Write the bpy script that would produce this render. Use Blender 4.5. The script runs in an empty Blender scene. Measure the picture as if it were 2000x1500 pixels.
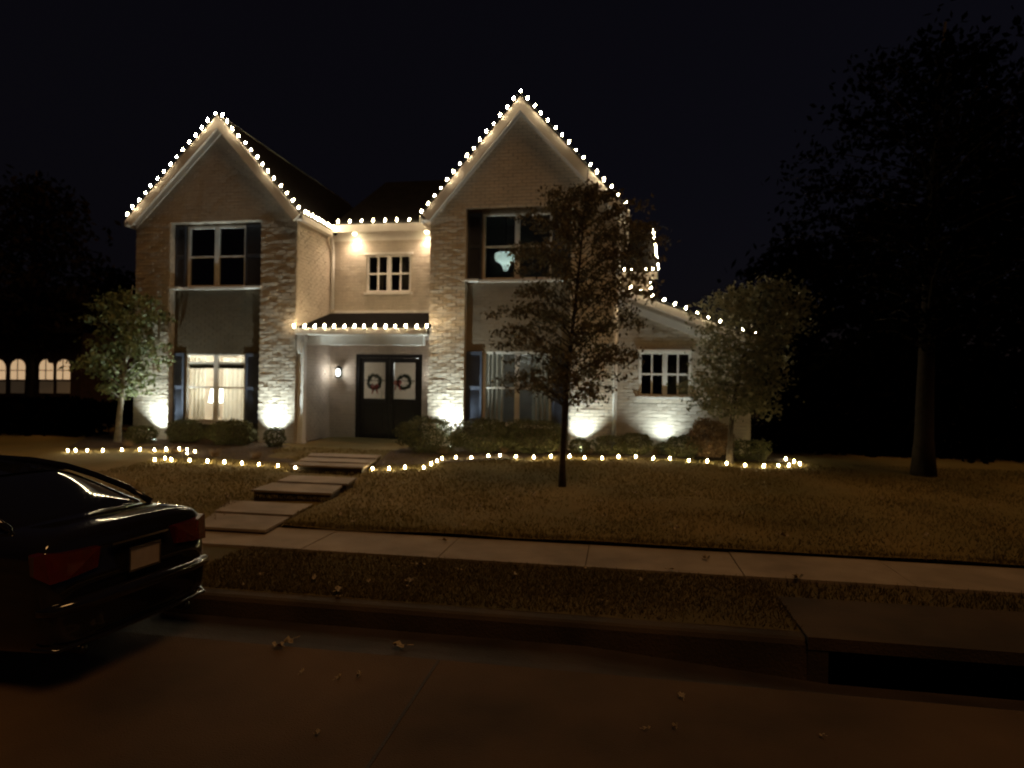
import bpy, math, random
from mathutils import Vector, Matrix, noise
random.seed(7)
PI = math.pi
scene = bpy.context.scene
COL = scene.collection
# ------------------------------------------------------------------ camera model
FPX, YAW, PITCH, CAMZ = 1250.0, math.radians(9.5), math.radians(0.25), 1.95
RIGHT = Vector((math.cos(YAW), math.sin(YAW), 0))
_f = Vector((-math.sin(YAW), math.cos(YAW), 0))
FWD = _f*math.cos(PITCH)+Vector((0, 0, 1))*math.sin(PITCH)
UP = RIGHT.cross(FWD)
ROLL = .015
RIGHT, UP = RIGHT*math.cos(ROLL)+UP*math.sin(ROLL), UP*math.cos(ROLL)-RIGHT*math.sin(ROLL)
CAM = Vector((0, 0, CAMZ))
def ray(px, py): return RIGHT*((px-1000)/FPX)+FWD+UP*((750-py)/FPX)
def atY(px, py, Y):
    d = ray(px, py); return CAM+d*(Y/d.y)
def atZ(px, py, z):
    d = ray(px, py); return CAM+d*((z-CAMZ)/d.z)
PROF = [(-60, .0), (4.93, .0), (5.08, .15), (6.34, .165), (7.23, .21), (10, .3), (14, .46), (16, .5), (30, .6), (200, .6)]
def gh(Y):
    for (a, ha), (b, hb) in zip(PROF, PROF[1:]):
        if Y <= b: return ha+(hb-ha)*(Y-a)/(b-a)
    return .6
def onG(px, py):
    z = .3
    for _ in range(30):
        p = atZ(px, py, z); z = .5*z+.5*gh(p.y)
    return p
cd = bpy.data.cameras.new('camera'); cam = bpy.data.objects.new('camera', cd); COL.objects.link(cam)
cam.location = CAM
cam.matrix_world = Matrix.Translation(CAM) @ Matrix((RIGHT, UP, -FWD)).transposed().to_4x4()
cd.sensor_width = 36; cd.lens = FPX/2000*36; cd.clip_end = 2000; cd.clip_start = .05
scene.camera = cam
cd.dof.use_dof = True; cd.dof.focus_distance = 2.5; cd.dof.aperture_fstop = 2.2
scene.render.resolution_x = 1024; scene.render.resolution_y = 768

# ------------------------------------------------------------------ materials
def mat(name, col, rough=.7, var=.15, scale=6, bump=0, bscale=40, metal=0, spec=.5, coat=0, col2=None, dist=.01):
    m = bpy.data.materials.new(name); m.use_nodes = True
    nt = m.node_tree; b = nt.nodes['Principled BSDF']
    b.inputs['Roughness'].default_value = rough; b.inputs['Metallic'].default_value = metal
    b.inputs['Specular IOR Level'].default_value = spec; b.inputs['Coat Weight'].default_value = coat
    tc = nt.nodes.new('ShaderNodeTexCoord')
    n = nt.nodes.new('ShaderNodeTexNoise'); n.inputs['Scale'].default_value = scale; n.inputs['Detail'].default_value = 6
    nt.links.new(tc.outputs['Object'], n.inputs['Vector'])
    r = nt.nodes.new('ShaderNodeValToRGB'); e = r.color_ramp.elements
    c2 = col2 or tuple(c*(1-var*1.6) for c in col)
    e[0].position = .3; e[0].color = (*c2, 1); e[1].position = .7; e[1].color = (*[min(1, c*(1+var*.4)) for c in col], 1)
    nt.links.new(n.outputs['Fac'], r.inputs['Fac']); nt.links.new(r.outputs['Color'], b.inputs['Base Color'])
    if bump:
        n2 = nt.nodes.new('ShaderNodeTexNoise'); n2.inputs['Scale'].default_value = bscale; n2.inputs['Detail'].default_value = 5
        nt.links.new(tc.outputs['Object'], n2.inputs['Vector'])
        bp = nt.nodes.new('ShaderNodeBump'); bp.inputs['Strength'].default_value = bump; bp.inputs['Distance'].default_value = dist
        nt.links.new(n2.outputs['Fac'], bp.inputs['Height']); nt.links.new(bp.outputs['Normal'], b.inputs['Normal'])
    return m
def emit(name, col, s):
    m = bpy.data.materials.new(name); m.use_nodes = True; nt = m.node_tree
    b = nt.nodes['Principled BSDF']; b.inputs['Base Color'].default_value = (.8, .8, .8, 1)
    b.inputs['Emission Color'].default_value = (*col, 1); b.inputs['Emission Strength'].default_value = s
    return m
def glassmat(name, refl=.12, tint=(.9, .93, .92)):
    m = bpy.data.materials.new(name); m.use_nodes = True; nt = m.node_tree; nt.nodes.clear()
    o = nt.nodes.new('ShaderNodeOutputMaterial'); mx = nt.nodes.new('ShaderNodeMixShader')
    t = nt.nodes.new('ShaderNodeBsdfTransparent'); t.inputs[0].default_value = (*tint, 1)
    g = nt.nodes.new('ShaderNodeBsdfGlossy'); g.inputs['Roughness'].default_value = .02
    fr = nt.nodes.new('ShaderNodeFresnel'); fr.inputs[0].default_value = 1.5
    ad = nt.nodes.new('ShaderNodeMath'); ad.operation = 'ADD'; ad.inputs[1].default_value = refl; ad.use_clamp = True
    nt.links.new(fr.outputs[0], ad.inputs[0]); nt.links.new(ad.outputs[0], mx.inputs[0])
    nt.links.new(t.outputs[0], mx.inputs[1]); nt.links.new(g.outputs[0], mx.inputs[2]); nt.links.new(mx.outputs[0], o.inputs[0])
    return m
def leafmat(name, c1, c2, trans=.25, spec=.3):
    m = bpy.data.materials.new(name); m.use_nodes = True; nt = m.node_tree; b = nt.nodes['Principled BSDF']
    b.inputs['Roughness'].default_value = .55; b.inputs['Specular IOR Level'].default_value = spec
    g = nt.nodes.new('ShaderNodeNewGeometry'); r = nt.nodes.new('ShaderNodeValToRGB')
    r.color_ramp.elements[0].color = (*c1, 1); r.color_ramp.elements[1].color = (*c2, 1)
    nt.links.new(g.outputs['Random Per Island'], r.inputs['Fac']); nt.links.new(r.outputs['Color'], b.inputs['Base Color'])
    tr = nt.nodes.new('ShaderNodeBsdfTranslucent'); mx = nt.nodes.new('ShaderNodeMixShader'); mx.inputs[0].default_value = trans
    nt.links.new(r.outputs['Color'], tr.inputs[0]); nt.links.new(b.outputs[0], mx.inputs[1]); nt.links.new(tr.outputs[0], mx.inputs[2])
    nt.links.new(mx.outputs[0], nt.nodes['Material Output'].inputs[0])
    return m
M = dict(
    brick=mat('painted_brick', (.58, .50, .41), .8, .10, 3, .35, 60, dist=.004),
    mortar=mat('mortar', (.52, .45, .37), .9, .2, 8, .4, 80),
    panel=mat('shaded_bay_wall', (.11, .082, .048), .85, .1, 3, .3, 90, dist=.003),  # left bay wall, colour darkened to stand in for missing uplight
    stucco=mat('dim_bay_wall', (.30, .235, .165), .85, .1, 3, .3, 90, dist=.003),  # centre bay wall, toned down for weak uplight; also used on drapes
    trim=mat('white_trim', (.80, .75, .70), .5, .06, 4),
    shutter=mat('shutter_paint', (.075, .085, .12), .5, .15, 6),
    black=mat('door_paint', (.012, .010, .010), .45, .2, 6),
    metal=mat('dark_metal', (.05, .045, .04), .4, .2, 8, metal=.8),
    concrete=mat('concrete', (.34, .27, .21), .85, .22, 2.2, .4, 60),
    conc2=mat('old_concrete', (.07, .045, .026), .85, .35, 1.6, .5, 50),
    asphalt=mat('road_surface', (.125, .074, .040), .9, .45, .6, .9, 90, dist=.012),
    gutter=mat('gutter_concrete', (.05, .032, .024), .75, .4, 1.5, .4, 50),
    soil=mat('mulch', (.11, .07, .045), .95, .4, 14, 1, 40, dist=.03),
    lawn=mat('lawn_soil', (.19, .13, .038), .95, .4, .7, .4, 60, col2=(.125, .10, .027), dist=.02),
    verge=mat('verge_soil', (.11, .075, .025), .95, .4, .9, .8, 60, col2=(.085, .065, .018), dist=.02),
    brick2=mat('bright_lit_brick', (.78, .67, .54), .8, .08, 3, .35, 60, dist=.004),  # centre wing copy of the brick, its brighter lighting put into the colour
    bark=mat('bark', (.10, .075, .055), .9, .4, 12, .8, 30),
    palebark=mat('pale_bark', (.30, .25, .19), .9, .3, 12, .6, 30),
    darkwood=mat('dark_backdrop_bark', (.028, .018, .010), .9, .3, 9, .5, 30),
    curtain=mat('curtain_fabric', (.70, .66, .58), .9, .08, 5),
    room=mat('room_paint', (.55, .47, .38), .9, .05, 3),
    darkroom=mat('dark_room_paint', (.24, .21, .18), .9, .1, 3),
    backsoil=mat('unlit_yard_ground', (.018, .013, .007), .95, .3, 2, .4, 30),  # ground behind the lawn, night darkness put into a near-black colour
    tanwire=mat('ground_wire', (.30, .22, .14), .6, .1, 8),
    wire=mat('green_wire', (.02, .03, .02), .6, .1, 8),
    carpaint=mat('black_car_paint', (.012, .011, .012), .12, .1, 4, coat=1),
    rubber=mat('tyre_rubber', (.02, .02, .02), .8, .2, 20),
    chrome=mat('chrome', (.6, .6, .6), .15, .05, 5, metal=1),
    darkbrick=mat('neighbour_brick', (.06, .03, .022), .9, .3, 4, .5, 40),
    red=mat('ribbon_red', (.25, .03, .02), .6, .2, 10),
    fallen=mat('dry_leaf', (.42, .33, .22), .8, .3, 30),
)
def shingle():
    m = mat('roof_shingles', (.010, .008, .008), .95, .3, 4, spec=.1)
    nt = m.node_tree; b = nt.nodes['Principled BSDF']; tc = nt.nodes.new('ShaderNodeTexCoord')
    br = nt.nodes.new('ShaderNodeTexBrick'); br.inputs['Scale'].default_value = 1
    br.inputs['Brick Width'].default_value = .3; br.inputs['Row Height'].default_value = .15; br.inputs['Mortar Size'].default_value = .012
    nt.links.new(tc.outputs['UV'], br.inputs['Vector'])
    bp = nt.nodes.new('ShaderNodeBump'); bp.inputs['Strength'].default_value = .6; bp.inputs['Distance'].default_value = .02; bp.invert = True
    nt.links.new(br.outputs['Fac'], bp.inputs['Height']); nt.links.new(bp.outputs['Normal'], b.inputs['Normal'])
    return m
M['roof'] = shingle()
_m = M['curtain']; _nt = _m.node_tree; _b = _nt.nodes['Principled BSDF']; _t = _nt.nodes.new('ShaderNodeBsdfTranslucent'); _t.inputs[0].default_value = (.75, .70, .6, 1)
_x = _nt.nodes.new('ShaderNodeMixShader'); _x.inputs[0].default_value = .5; _nt.links.new(_b.outputs[0], _x.inputs[1]); _nt.links.new(_t.outputs[0], _x.inputs[2]); _nt.links.new(_x.outputs[0], _nt.nodes['Material Output'].inputs[0])
M['bulb'] = emit('warm_bulb_glow', (1, .78, .46), 175)
M['bulbg'] = emit('ground_bulb_glow', (1, .79, .38), 150)
M['lampshade'] = emit('lit_lampshade', (1, .97, .84), 7.0)
M['lens'] = emit('lit_lens', (.88, 1, .88), 14)
M['warmlens'] = emit('lit_warm_lens', (1, .86, .5), 30)
M['lantern'] = emit('lit_lantern', (.9, 1, .95), 9)
M['pane'] = glassmat('window_glass', .08)
M['neigh'] = emit('lit_neighbour_window', (1, .66, .36), .55)
M['neighdim'] = emit('dim_neighbour_window', (1, .66, .36), .018)
M['blueglow'] = mat('pendant_shade', (.85, .88, .85), .6, .03, 4)
_m = M['blueglow']; _nt = _m.node_tree; _b = _nt.nodes['Principled BSDF']; _t = _nt.nodes.new('ShaderNodeBsdfTranslucent'); _t.inputs[0].default_value = (.85, .92, .88, 1)
_x = _nt.nodes.new('ShaderNodeMixShader'); _x.inputs[0].default_value = .6; _nt.links.new(_b.outputs[0], _x.inputs[1]); _nt.links.new(_t.outputs[0], _x.inputs[2]); _nt.links.new(_x.outputs[0], _nt.nodes['Material Output'].inputs[0])
M['carglass'] = mat('car_glass', (.01, .01, .012), .04, .05, 4, spec=.8, coat=1)
M['tail'] = mat('red_lens', (.11, .008, .006), .12, .2, 8, coat=1)
M['plate'] = mat('licence_plate', (.42, .34, .30), .4, .1, 10)
M['oakleaf'] = leafmat('brown_leaf', (.11, .092, .056), (.20, .168, .108))
M['greenleaf'] = leafmat('green_leaf', (.08, .10, .035), (.24, .25, .11))
M['greyleaf'] = leafmat('greyish_leaf', (.13, .13, .08), (.26, .25, .155))
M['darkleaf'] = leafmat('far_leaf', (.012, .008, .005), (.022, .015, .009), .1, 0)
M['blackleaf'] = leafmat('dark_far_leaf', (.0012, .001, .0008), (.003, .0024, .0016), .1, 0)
M['shrubleaf'] = leafmat('shrub_leaf', (.05, .055, .02), (.13, .12, .05))
M['drygrass'] = leafmat('dry_grass', (.16, .10, .06), (.32, .21, .12))
M['vergeblade'] = leafmat('verge_blade', (.08, .06, .018), (.12, .085, .028), .2)
M['lawnblade'] = leafmat('lawn_blade', (.14, .112, .032), (.20, .148, .05), .2)
M['wreath'] = leafmat('wreath_leaf', (.01, .018, .008), (.03, .04, .015))

# ------------------------------------------------------------------ mesh helpers
class MB:
    def __init__(s): s.v = []; s.f = []; s.m = []; s.uv = {}
    def face(s, pts, mi=0, uv=None):
        b = len(s.v); s.v += [tuple(p) for p in pts]; s.f.append(tuple(range(b, b+len(pts)))); s.m.append(mi)
        if uv: s.uv[len(s.f)-1] = uv
    def hexa(s, c, mi=0):      # c: 4 bottom + 4 top
        b = len(s.v); s.v += [tuple(p) for p in c]
        for q in ((3, 2, 1, 0), (4, 5, 6, 7), (0, 1, 5, 4), (1, 2, 6, 5), (2, 3, 7, 6), (3, 0, 4, 7)):
            s.f.append(tuple(b+i for i in q)); s.m.append(mi)
    def box(s, x0, x1, y0, y1, z0, z1, mi=0):
        s.hexa([(x0, y0, z0), (x1, y0, z0), (x1, y1, z0), (x0, y1, z0), (x0, y0, z1), (x1, y0, z1), (x1, y1, z1), (x0, y1, z1)], mi)
    def tube(s, pts, rad, n=6, mi=0, cap=True):
        pts = [Vector(p) for p in pts]; rings = []
        if not isinstance(rad, (list, tuple)): rad = [rad]*len(pts)
        for i, p in enumerate(pts):
            t = (pts[min(i+1, len(pts)-1)]-pts[max(i-1, 0)]).normalized()
            a = t.cross(Vector((0, 0, 1)) if abs(t.z) < .9 else Vector((1, 0, 0))).normalized(); c = t.cross(a)
            b = len(s.v); s.v += [tuple(p+(a*math.cos(k*2*PI/n)+c*math.sin(k*2*PI/n))*rad[i]) for k in range(n)]; rings.append(b)
        for r0, r1 in zip(rings, rings[1:]):
            for k in range(n):
                s.f.append((r0+k, r0+(k+1) % n, r1+(k+1) % n, r1+k)); s.m.append(mi)
        if cap:
            s.f.append(tuple(rings[0]+k for k in range(n))[::-1]); s.m.append(mi)
            s.f.append(tuple(rings[-1]+k for k in range(n))); s.m.append(mi)
    def lathe(s, prof, c=(0, 0, 0), n=12, mi=0):
        c = Vector(c); rings = []
        for r, z in prof:
            b = len(s.v); s.v += [tuple(c+Vector((r*math.cos(k*2*PI/n), r*math.sin(k*2*PI/n), z))) for k in range(n)]; rings.append(b)
        for r0, r1 in zip(rings, rings[1:]):
            for k in range(n): s.f.append((r0+k, r0+(k+1) % n, r1+(k+1) % n, r1+k)); s.m.append(mi)
        s.f.append(tuple(rings[0]+k for k in range(n))[::-1]); s.m.append(mi)
        s.f.append(tuple(rings[-1]+k for k in range(n))); s.m.append(mi)
    def leaf(s, p, size, asp=.5, droop=None):
        d = Vector((random.gauss(0, 1), random.gauss(0, 1), random.gauss(0, 1)))
        if droop: d = d*.6+droop
        d.normalize(); e = d.cross(Vector((random.gauss(0, 1), random.gauss(0, 1), random.gauss(0, 1)))).normalized()
        a = d*size*.5; c = e*size*.5*asp
        b = len(s.v); s.v += [tuple(p-a), tuple(p+c), tuple(p+a), tuple(p-c)]; s.f.append((b, b+1, b+2, b+3)); s.m.append(0)
    def build(s, name, mats, parent=None, smooth=False, loc=None):
        me = bpy.data.meshes.new(name)
        me.from_pydata(s.v, [], s.f)
        if not isinstance(mats, (list, tuple)): mats = [mats]
        for m in mats: me.materials.append(m)
        if len(mats) > 1: me.polygons.foreach_set('material_index', s.m)
        if smooth: me.polygons.foreach_set('use_smooth', [True]*len(s.f))
        if s.uv:
            ul = me.uv_layers.new(name='UVMap')
            for fi, uvs in s.uv.items():
                for li, uv in zip(me.polygons[fi].loop_indices, uvs): ul.data[li].uv = uv
        me.update()
        o = bpy.data.objects.new(name, me); COL.objects.link(o)
        if parent:
            o.parent = parent
        if loc: o.location = loc
        return o
def shift_origin(o, p):
    p = Vector(p); o.data.transform(Matrix.Translation(-p)); o.location = o.location+p
def tag(o, label=None, cat=None, group=None, kind=None):
    if label: o['label'] = label
    if cat: o['category'] = cat
    if group: o['group'] = group
    if kind: o['kind'] = kind
    return o
def thing(name, label, cat, loc=(0, 0, 0), rz=0, group=None):
    o = bpy.data.objects.new(name, None); COL.objects.link(o); o.location = loc; o.rotation_euler = (0, 0, rz)
    o.empty_display_size = .2
    return tag(o, label, cat, group)
def lamp(name, kind, loc, power, col, size=.03, target=None, spot=None, blend=1, parent=None):
    l = bpy.data.lights.new(name, kind); l.energy = power; l.color = col
    o = bpy.data.objects.new(name, l); COL.objects.link(o); o.location = loc
    l.shadow_soft_size = size
    if target is not None: o.rotation_euler = (Vector(target)-Vector(loc)).to_track_quat('-Z', 'Y').to_euler()
    if spot: l.spot_size = math.radians(spot); l.spot_blend = blend
    if parent: o.parent = parent
    return o

# ------------------------------------------------------------------ house geometry
YL, YC, YR, Y2, YB = 14.15, 14.5, 14.8, 16.0, 17.3
XL0 = atY(264, 640, YL).x; XL1 = atY(578, 640, YL).x
XC0 = atY(838, 640, YC).x; XC1 = atY(1206, 640, YC).x
XR1 = atY(1467, 760, YR).x
ZE = 6.08          # eave height
ZG = .30           # walls start below the ground
house = thing('house', 'two storey painted brick house with two steep gables outlined in string lights', 'house', ((XL0+XR1)/2, Y2, .45))
HL = Vector(house.location)
def hb(mb, name, mats, parent=None, smooth=False):
    "build a part of the house; coordinates are world, parent origin compensated"
    o = mb.build(name, mats, parent or house, smooth)
    base = HL if parent is None or parent is house else Vector((0, 0, 0))
    if parent is None or parent is house: o.location = -HL
    return o
def bricks(mb, mp, ulo, uhi, z0, z1, openings=(), L=.215, H=.078, proud=(.004, .022), mi=0, J=1.0):
    z = z0; row = 0
    while z < z1-.01:
        zt = min(z+H-.012, z1); zm = (z+zt)/2
        lo, hi = ulo(zm), uhi(zm)
        if hi-lo > .05:
            iv = [(lo, hi)]
            for (a, b, c, d) in openings:
                if c-.005 < zm < d+.005:
                    nv = []
                    for (p, q) in iv:
                        if b <= p or a >= q: nv.append((p, q)); continue
                        if a > p: nv.append((p, a))
                        if b < q: nv.append((b, q))
                    iv = nv
            for (p, q) in iv:
                k = math.floor(p/L)-1
                while k*L+(row % 2)*L/2 < q:
                    a = k*L+(row % 2)*L/2+random.uniform(-.006, .006); b = a+L-.012; a = max(a, p); b = min(b, q); k += 1
                    if b-a < .03: continue
                    n = random.uniform(*proud); t1, t2, t3 = (random.uniform(-.0045, .0045)*J for _ in range(3))
                    dz = random.uniform(-.003, .003)
                    n = max(n, .007)
                    mb_v = [(a, z+dz, n+t1), (b, z+dz+t3*.5, n+t2), (b, zt+dz+t3*.5, n+t3), (a, zt+dz, n-t1)]
                    bk = [(a, z+dz, -.002), (b, z+dz, -.002), (b, zt+dz, -.002), (a, zt+dz, -.002)]
                    bi = len(mb.v); mb.v += [tuple(mp(*q_)) for q_ in mb_v+bk]
                    for f in ((0, 1, 2, 3), (4, 5, 1, 0), (3, 2, 6, 7), (4, 0, 3, 7), (1, 5, 6, 2)):
                        mb.f.append(tuple(bi+i for i in f)); mb.m.append(mi)
        z += H; row += 1
def front(Y): return lambda u, z, n: (u, Y-n, z)
def sideR(X): return lambda u, z, n: (X+n, u, z)
def backing(mb, x0, x1, y0, y1, z0, z1, openings=(), mi=1):
    "solid wall of boxes round its openings"
    zs = sorted({z0, z1, *[c for o in openings for c in o[2:4]]}); zs = [z for z in zs if z0 <= z <= z1]
    for a, b in zip(zs, zs[1:]):
        xs = [(x0, x1)]
        for (p, q, c, d) in openings:
            if c <= a+1e-6 and d >= b-1e-6:
                nx = []
                for (s, t) in xs:
                    if q <= s or p >= t: nx.append((s, t)); continue
                    if p > s: nx.append((s, p))
                    if q < t: nx.append((q, t))
                xs = nx
        for (s, t) in xs: mb.box(s, t, y0, y1, a, b, mi)
def rect(px0, px1, py0, py1, Y):
    ym = (py0+py1)/2; xm = (px0+px1)/2
    return (atY(px0, ym, Y).x, atY(px1, ym, Y).x, atY(xm, py1, Y).z, atY(xm, py0, Y).z)
BAY = .20
bayL = rect(330, 507, 433, 900, YL); bayL = (bayL[0], bayL[1], ZG, bayL[3])
bayC = rect(907, 1113, 404, 900, YC); bayC = (bayC[0], bayC[1], ZG, bayC[3])
wLU = rect(366, 480, 441, 561, YL+BAY); wLD = rect(362, 479, 690, 824, YL+BAY)
wCU = rect(943, 1078, 415, 546, YC+BAY); wCD = rect(943, 1077, 687, 830, YC+BAY)
wRE = rect(716, 803, 497, 571, Y2); wRI = rect(1248, 1350, 687, 775, YR)
dR = rect(694, 824, 692, 864, Y2)
ZP = dR[2]          # porch floor
print('INFO ZP', ZP, 'door', dR, 'bays', bayL, bayC, 'XL', XL0, XL1, 'XC', XC0, XC1, 'XR', XR1)
# gables
def zapex(px, py, Y): return atY(px, py, Y).z
OV = .17
AL = atY(426, 221, YL-OV); AC = atY(1016, 184, YC-OV)
print('INFO apex', AL, AC, 'eaves', atY(247, 440, YL-OV), atY(585, 418, YL-OV), atY(817, 420, YC-OV), atY(1224, 400, YC-OV), atY(740, 440, Y2-.3))
def gable_wing(x0, x1, Y, bay, apex, side_y1, opens_bay):
    mb = MB()
    xm = apex.x; ze = ZE; za = apex.z-.12
    sl = (za-ze)/(xm-x0); sr = (za-ze)/(x1-xm)
    # piers
    for a, b in ((x0, bay[0]), (bay[1], x1)):
        backing(mb, a, b, Y, Y+.2, ZG, bay[3]); bricks(mb, front(Y), lambda z, a=a: a, lambda z, b=b: b, ZG, bay[3], proud=(.007, .021))
    # band from bay top to eave, then the gable triangle
    backing(mb, x0, x1, Y, Y+.2, bay[3], ze)
    lo = lambda z: x0 if z < ze else x0+(z-ze)/sl; hi = lambda z: x1 if z < ze else x1-(z-ze)/sr
    bricks(mb, front(Y), lo, hi, bay[3]+.001, za, proud=(.007, .008), J=.25)
    p = [(x0, ze), (x1, ze), (xm, za)]
    mb.face([(u, Y, z) for u, z in p], 1); mb.face([(u, Y+.2, z) for u, z in p][::-1], 1)
    hb(mb, 'wall', [M['brick' if Y == YL else 'brick2'], M['mortar']])
    pb = MB(); backing(pb, bay[0], bay[1], Y+BAY, Y+BAY+.1, ZG, bay[3], opens_bay, 1)
    bricks(pb, front(Y+BAY), lambda z: bay[0], lambda z: bay[1], ZG, bay[3], opens_bay, proud=(.007, .008), J=.2)
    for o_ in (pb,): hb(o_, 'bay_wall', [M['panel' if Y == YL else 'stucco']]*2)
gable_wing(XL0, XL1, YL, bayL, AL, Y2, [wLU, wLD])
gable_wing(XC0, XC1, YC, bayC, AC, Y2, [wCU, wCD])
# side wall of left wing facing the recess, hidden returns of the other wings
mb = MB(); mb.box(XL1-.2, XL1, YL+.2, 22, ZG, ZE, 1)
bricks(mb, sideR(XL1), lambda z: YL+.02, lambda z: Y2, ZG, ZE-.05, proud=(.003, .014))
hb(mb, 'side_wall', [M['brick'], M['mortar']])
mb = MB(); mb.box(XL0, XL0+.2, YL+.2, 22, ZG, ZE, 1); hb(mb, 'side_wall', [M['brick'], M['mortar']])
mb = MB(); mb.box(XC0, XC0+.2, YC+.2, 22, ZG, ZE, 1); hb(mb, 'side_wall', [M['brick'], M['mortar']]); mb = MB(); mb.box(XC1-.2, XC1, YC+.2, 22, ZG, ZE, 1); hb(mb, 'side_wall', [M['brick'], M['mortar']])
# recess wall
mb = MB(); ops = [wRE, (dR[0], dR[1], ZG, dR[3])]
backing(mb, XL1, XC0, Y2, Y2+.2, ZG, ZE, ops)
bricks(mb, front(Y2), lambda z: XL1, lambda z: XC0, ZG, ZE-.1, ops, proud=(.003, .014))
hb(mb, 'wall', [M['brick'], M['mortar']])
# right wing
RE0 = atY(1200, 556, YR-OV); RE1 = atY(1480, 660, YR-OV)
RS = (RE1.z-RE0.z)/(RE1.x-RE0.x)
def ztopR(x): return RE0.z+(x-RE0.x)*RS-.12
mb = MB(); op = [wRI]
zr = ztopR(XR1)
backing(mb, XC1, XR1, YR, YR+.2, ZG, zr, op)
mb.face([(XC1, YR, zr), (XR1, YR, zr), (XC1, YR, ztopR(XC1))], 1); mb.face([(XC1, YR+.2, ztopR(XC1)), (XR1, YR+.2, zr), (XC1, YR+.2, zr)], 1)
bricks(mb, front(YR), lambda z: XC1, lambda z: XR1 if z < zr else RE0.x+(z+.12-RE0.z)/RS, ZG, ztopR(XC1)-.03, op, proud=(.003, .016))
mb.box(XR1-.2, XR1, YR+.2, 21, ZG, zr, 1)
hb(mb, 'wall', [M['brick'], M['mortar']])
# back block seen over the right wing
BE = atY(1284, 530, YB-.15); BW = atY(1268, 540, YB)
BR_ = atY(1278, 452, YB+3.0)
mb = MB(); mb.box(XC1, BW.x, YB, YB+.2, ZG, BE.z, 1); bricks(mb, front(YB), lambda z: XC1, lambda z: BW.x, BE.z-1.6, BE.z-.05, proud=(.003, .01))
mb.hexa([(BW.x-.2, YB+.2, ZG), (BW.x, YB+.2, ZG), (BW.x, YB+6, ZG), (BW.x-.2, YB+6, ZG), (BW.x-.2, YB+.2, BE.z), (BW.x, YB+.2, BE.z), (BW.x, YB+6, BE.z), (BW.x-.2, YB+6, BE.z)], 1)
mb.face([(BW.x, YB, BE.z), (BW.x, YB+6, BE.z), (BW.x, YB+3, BR_.z-.1)], 1)
hb(mb, 'wall', [M['brick'], M['mortar']])

# ---- roofs
def slab(mb, a, b, c, d, t=.09):
    "roof plane a,b (eave) c,d (ridge), thickness t downwards, UV in metres"
    a, b, c, d = map(Vector, (a, b, c, d)); n = (b-a).cross(d-a).normalized()
    if n.z < 0: n = -n
    lo = [p-n*t for p in (a, b, c, d)]
    w = (b-a).length; h = (d-a).length
    mb.face([a, b, c, d], 0, [(0, 0), (w, 0), (w, h), (0, h)])
    mb.face(lo[::-1], 1)
    P4 = [a, b, c, d]
    for i in range(4):
        j = (i+1) % 4; mb.face([P4[i], lo[i], lo[j], P4[j]], 0)
def gable_roof(x0, x1, Y, apex, yb):
    xm = apex.x; e = .18
    ze = ZE-e*(apex.z-ZE)/((x1-x0)/2)+.06; zt = apex.z
    y0 = Y-OV
    mb = MB()
    slab(mb, (x0-e, yb, ze), (x0-e, y0, ze), (xm, y0, zt), (xm, yb, zt))
    slab(mb, (x1+e, y0, ze), (x1+e, yb, ze), (xm, yb, zt), (xm, y0, zt))
    r = hb(mb, 'roof', [M['roof'], M['trim']])
    # rake boards: deep white barge boards under the shingle edge
    for s, xe in ((-1, x0-e), (1, x1+e)):
        sl = (zt-ze)/abs(xm-xe)
        fb = MB(); d = Vector((xm-xe, 0, zt-ze)).normalized(); n = Vector((-d.z, 0, d.x))*(1 if s > 0 else -1)
        if n.z > 0: n = -n
        A0 = Vector((xe, y0-.025, ze-.0))+n*.03; A1 = Vector((xm, y0-.025, zt))+n*.03
        w = .22
        B0 = A0+n*w; B1 = Vector((xm, y0-.025, A1.z+n.z*w*1.0-abs(n.x)*w*sl*0)); 
        # mitre at the centre line
        B1 = A1+Vector((0, 0, -w/abs(n.z)));  A1m = Vector((xm, y0-.025, A1.z)); 
        A1m = A0+d*((xm-A0.x)/d.x); B1 = B0+d*((xm-B0.x)/d.x)
        fb.hexa([B0, B1, B1+Vector((0, .045, 0)), B0+Vector((0, .045, 0)), A0, A1m, A1m+Vector((0, .045, 0)), A0+Vector((0, .045, 0))])
        hb(fb, 'barge_board', M['trim'])
        # frieze board on the wall below
        sb = MB(); wl = x0 if s < 0 else x1
        zf = ze+e*sl-.16; C0 = Vector((wl, Y-.03, zf)); zx = zf+abs(xm-wl)*sl; C1 = Vector((xm, Y-.03, zx))
        D0 = C0+Vector((0, 0, -.22)); D1 = C1+Vector((0, 0, -.26))
        sb.hexa([D0, D1, D1+Vector((0, .028, 0)), D0+Vector((0, .028, 0)), C0, C1, C1+Vector((0, .028, 0)), C0+Vector((0, .028, 0))])
        hb(sb, 'frieze_board', M['trim'])
        # eave return and gutter running back
        g = MB(); xo = xe+s*.05
        g.box(min(xe, xo), max(xe, xo), y0+.03, yb if s < 0 or Y > YL else Y2-.45, ze-.16, ze-.03)
        g.box(min(xe, wl), max(xe, wl), y0+.03, Y+3 if s < 0 else Y2-.35, ze-.12, ze-.09)
        hb(g, 'gutter', M['trim'])
    return (Vector((x0-e, y0, ze)), Vector((xm, y0, zt)), Vector((x1+e, y0, ze)))
rL = gable_roof(XL0, XL1, YL, AL, 21.5); rC = gable_roof(XC0, XC1, YC, AC, 21.5)
ME = ZE+.0   # recess eave
mb = MB(); slab(mb, (XL1+.18, Y2-.38, ME+.02), (XC0-.18, Y2-.38, ME+.02), (XC0-.18, Y2+3.4, 8.4), (XL1+.18, Y2+3.4, 8.4))
hb(mb, 'roof', [M['roof'], M['trim']])
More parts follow.
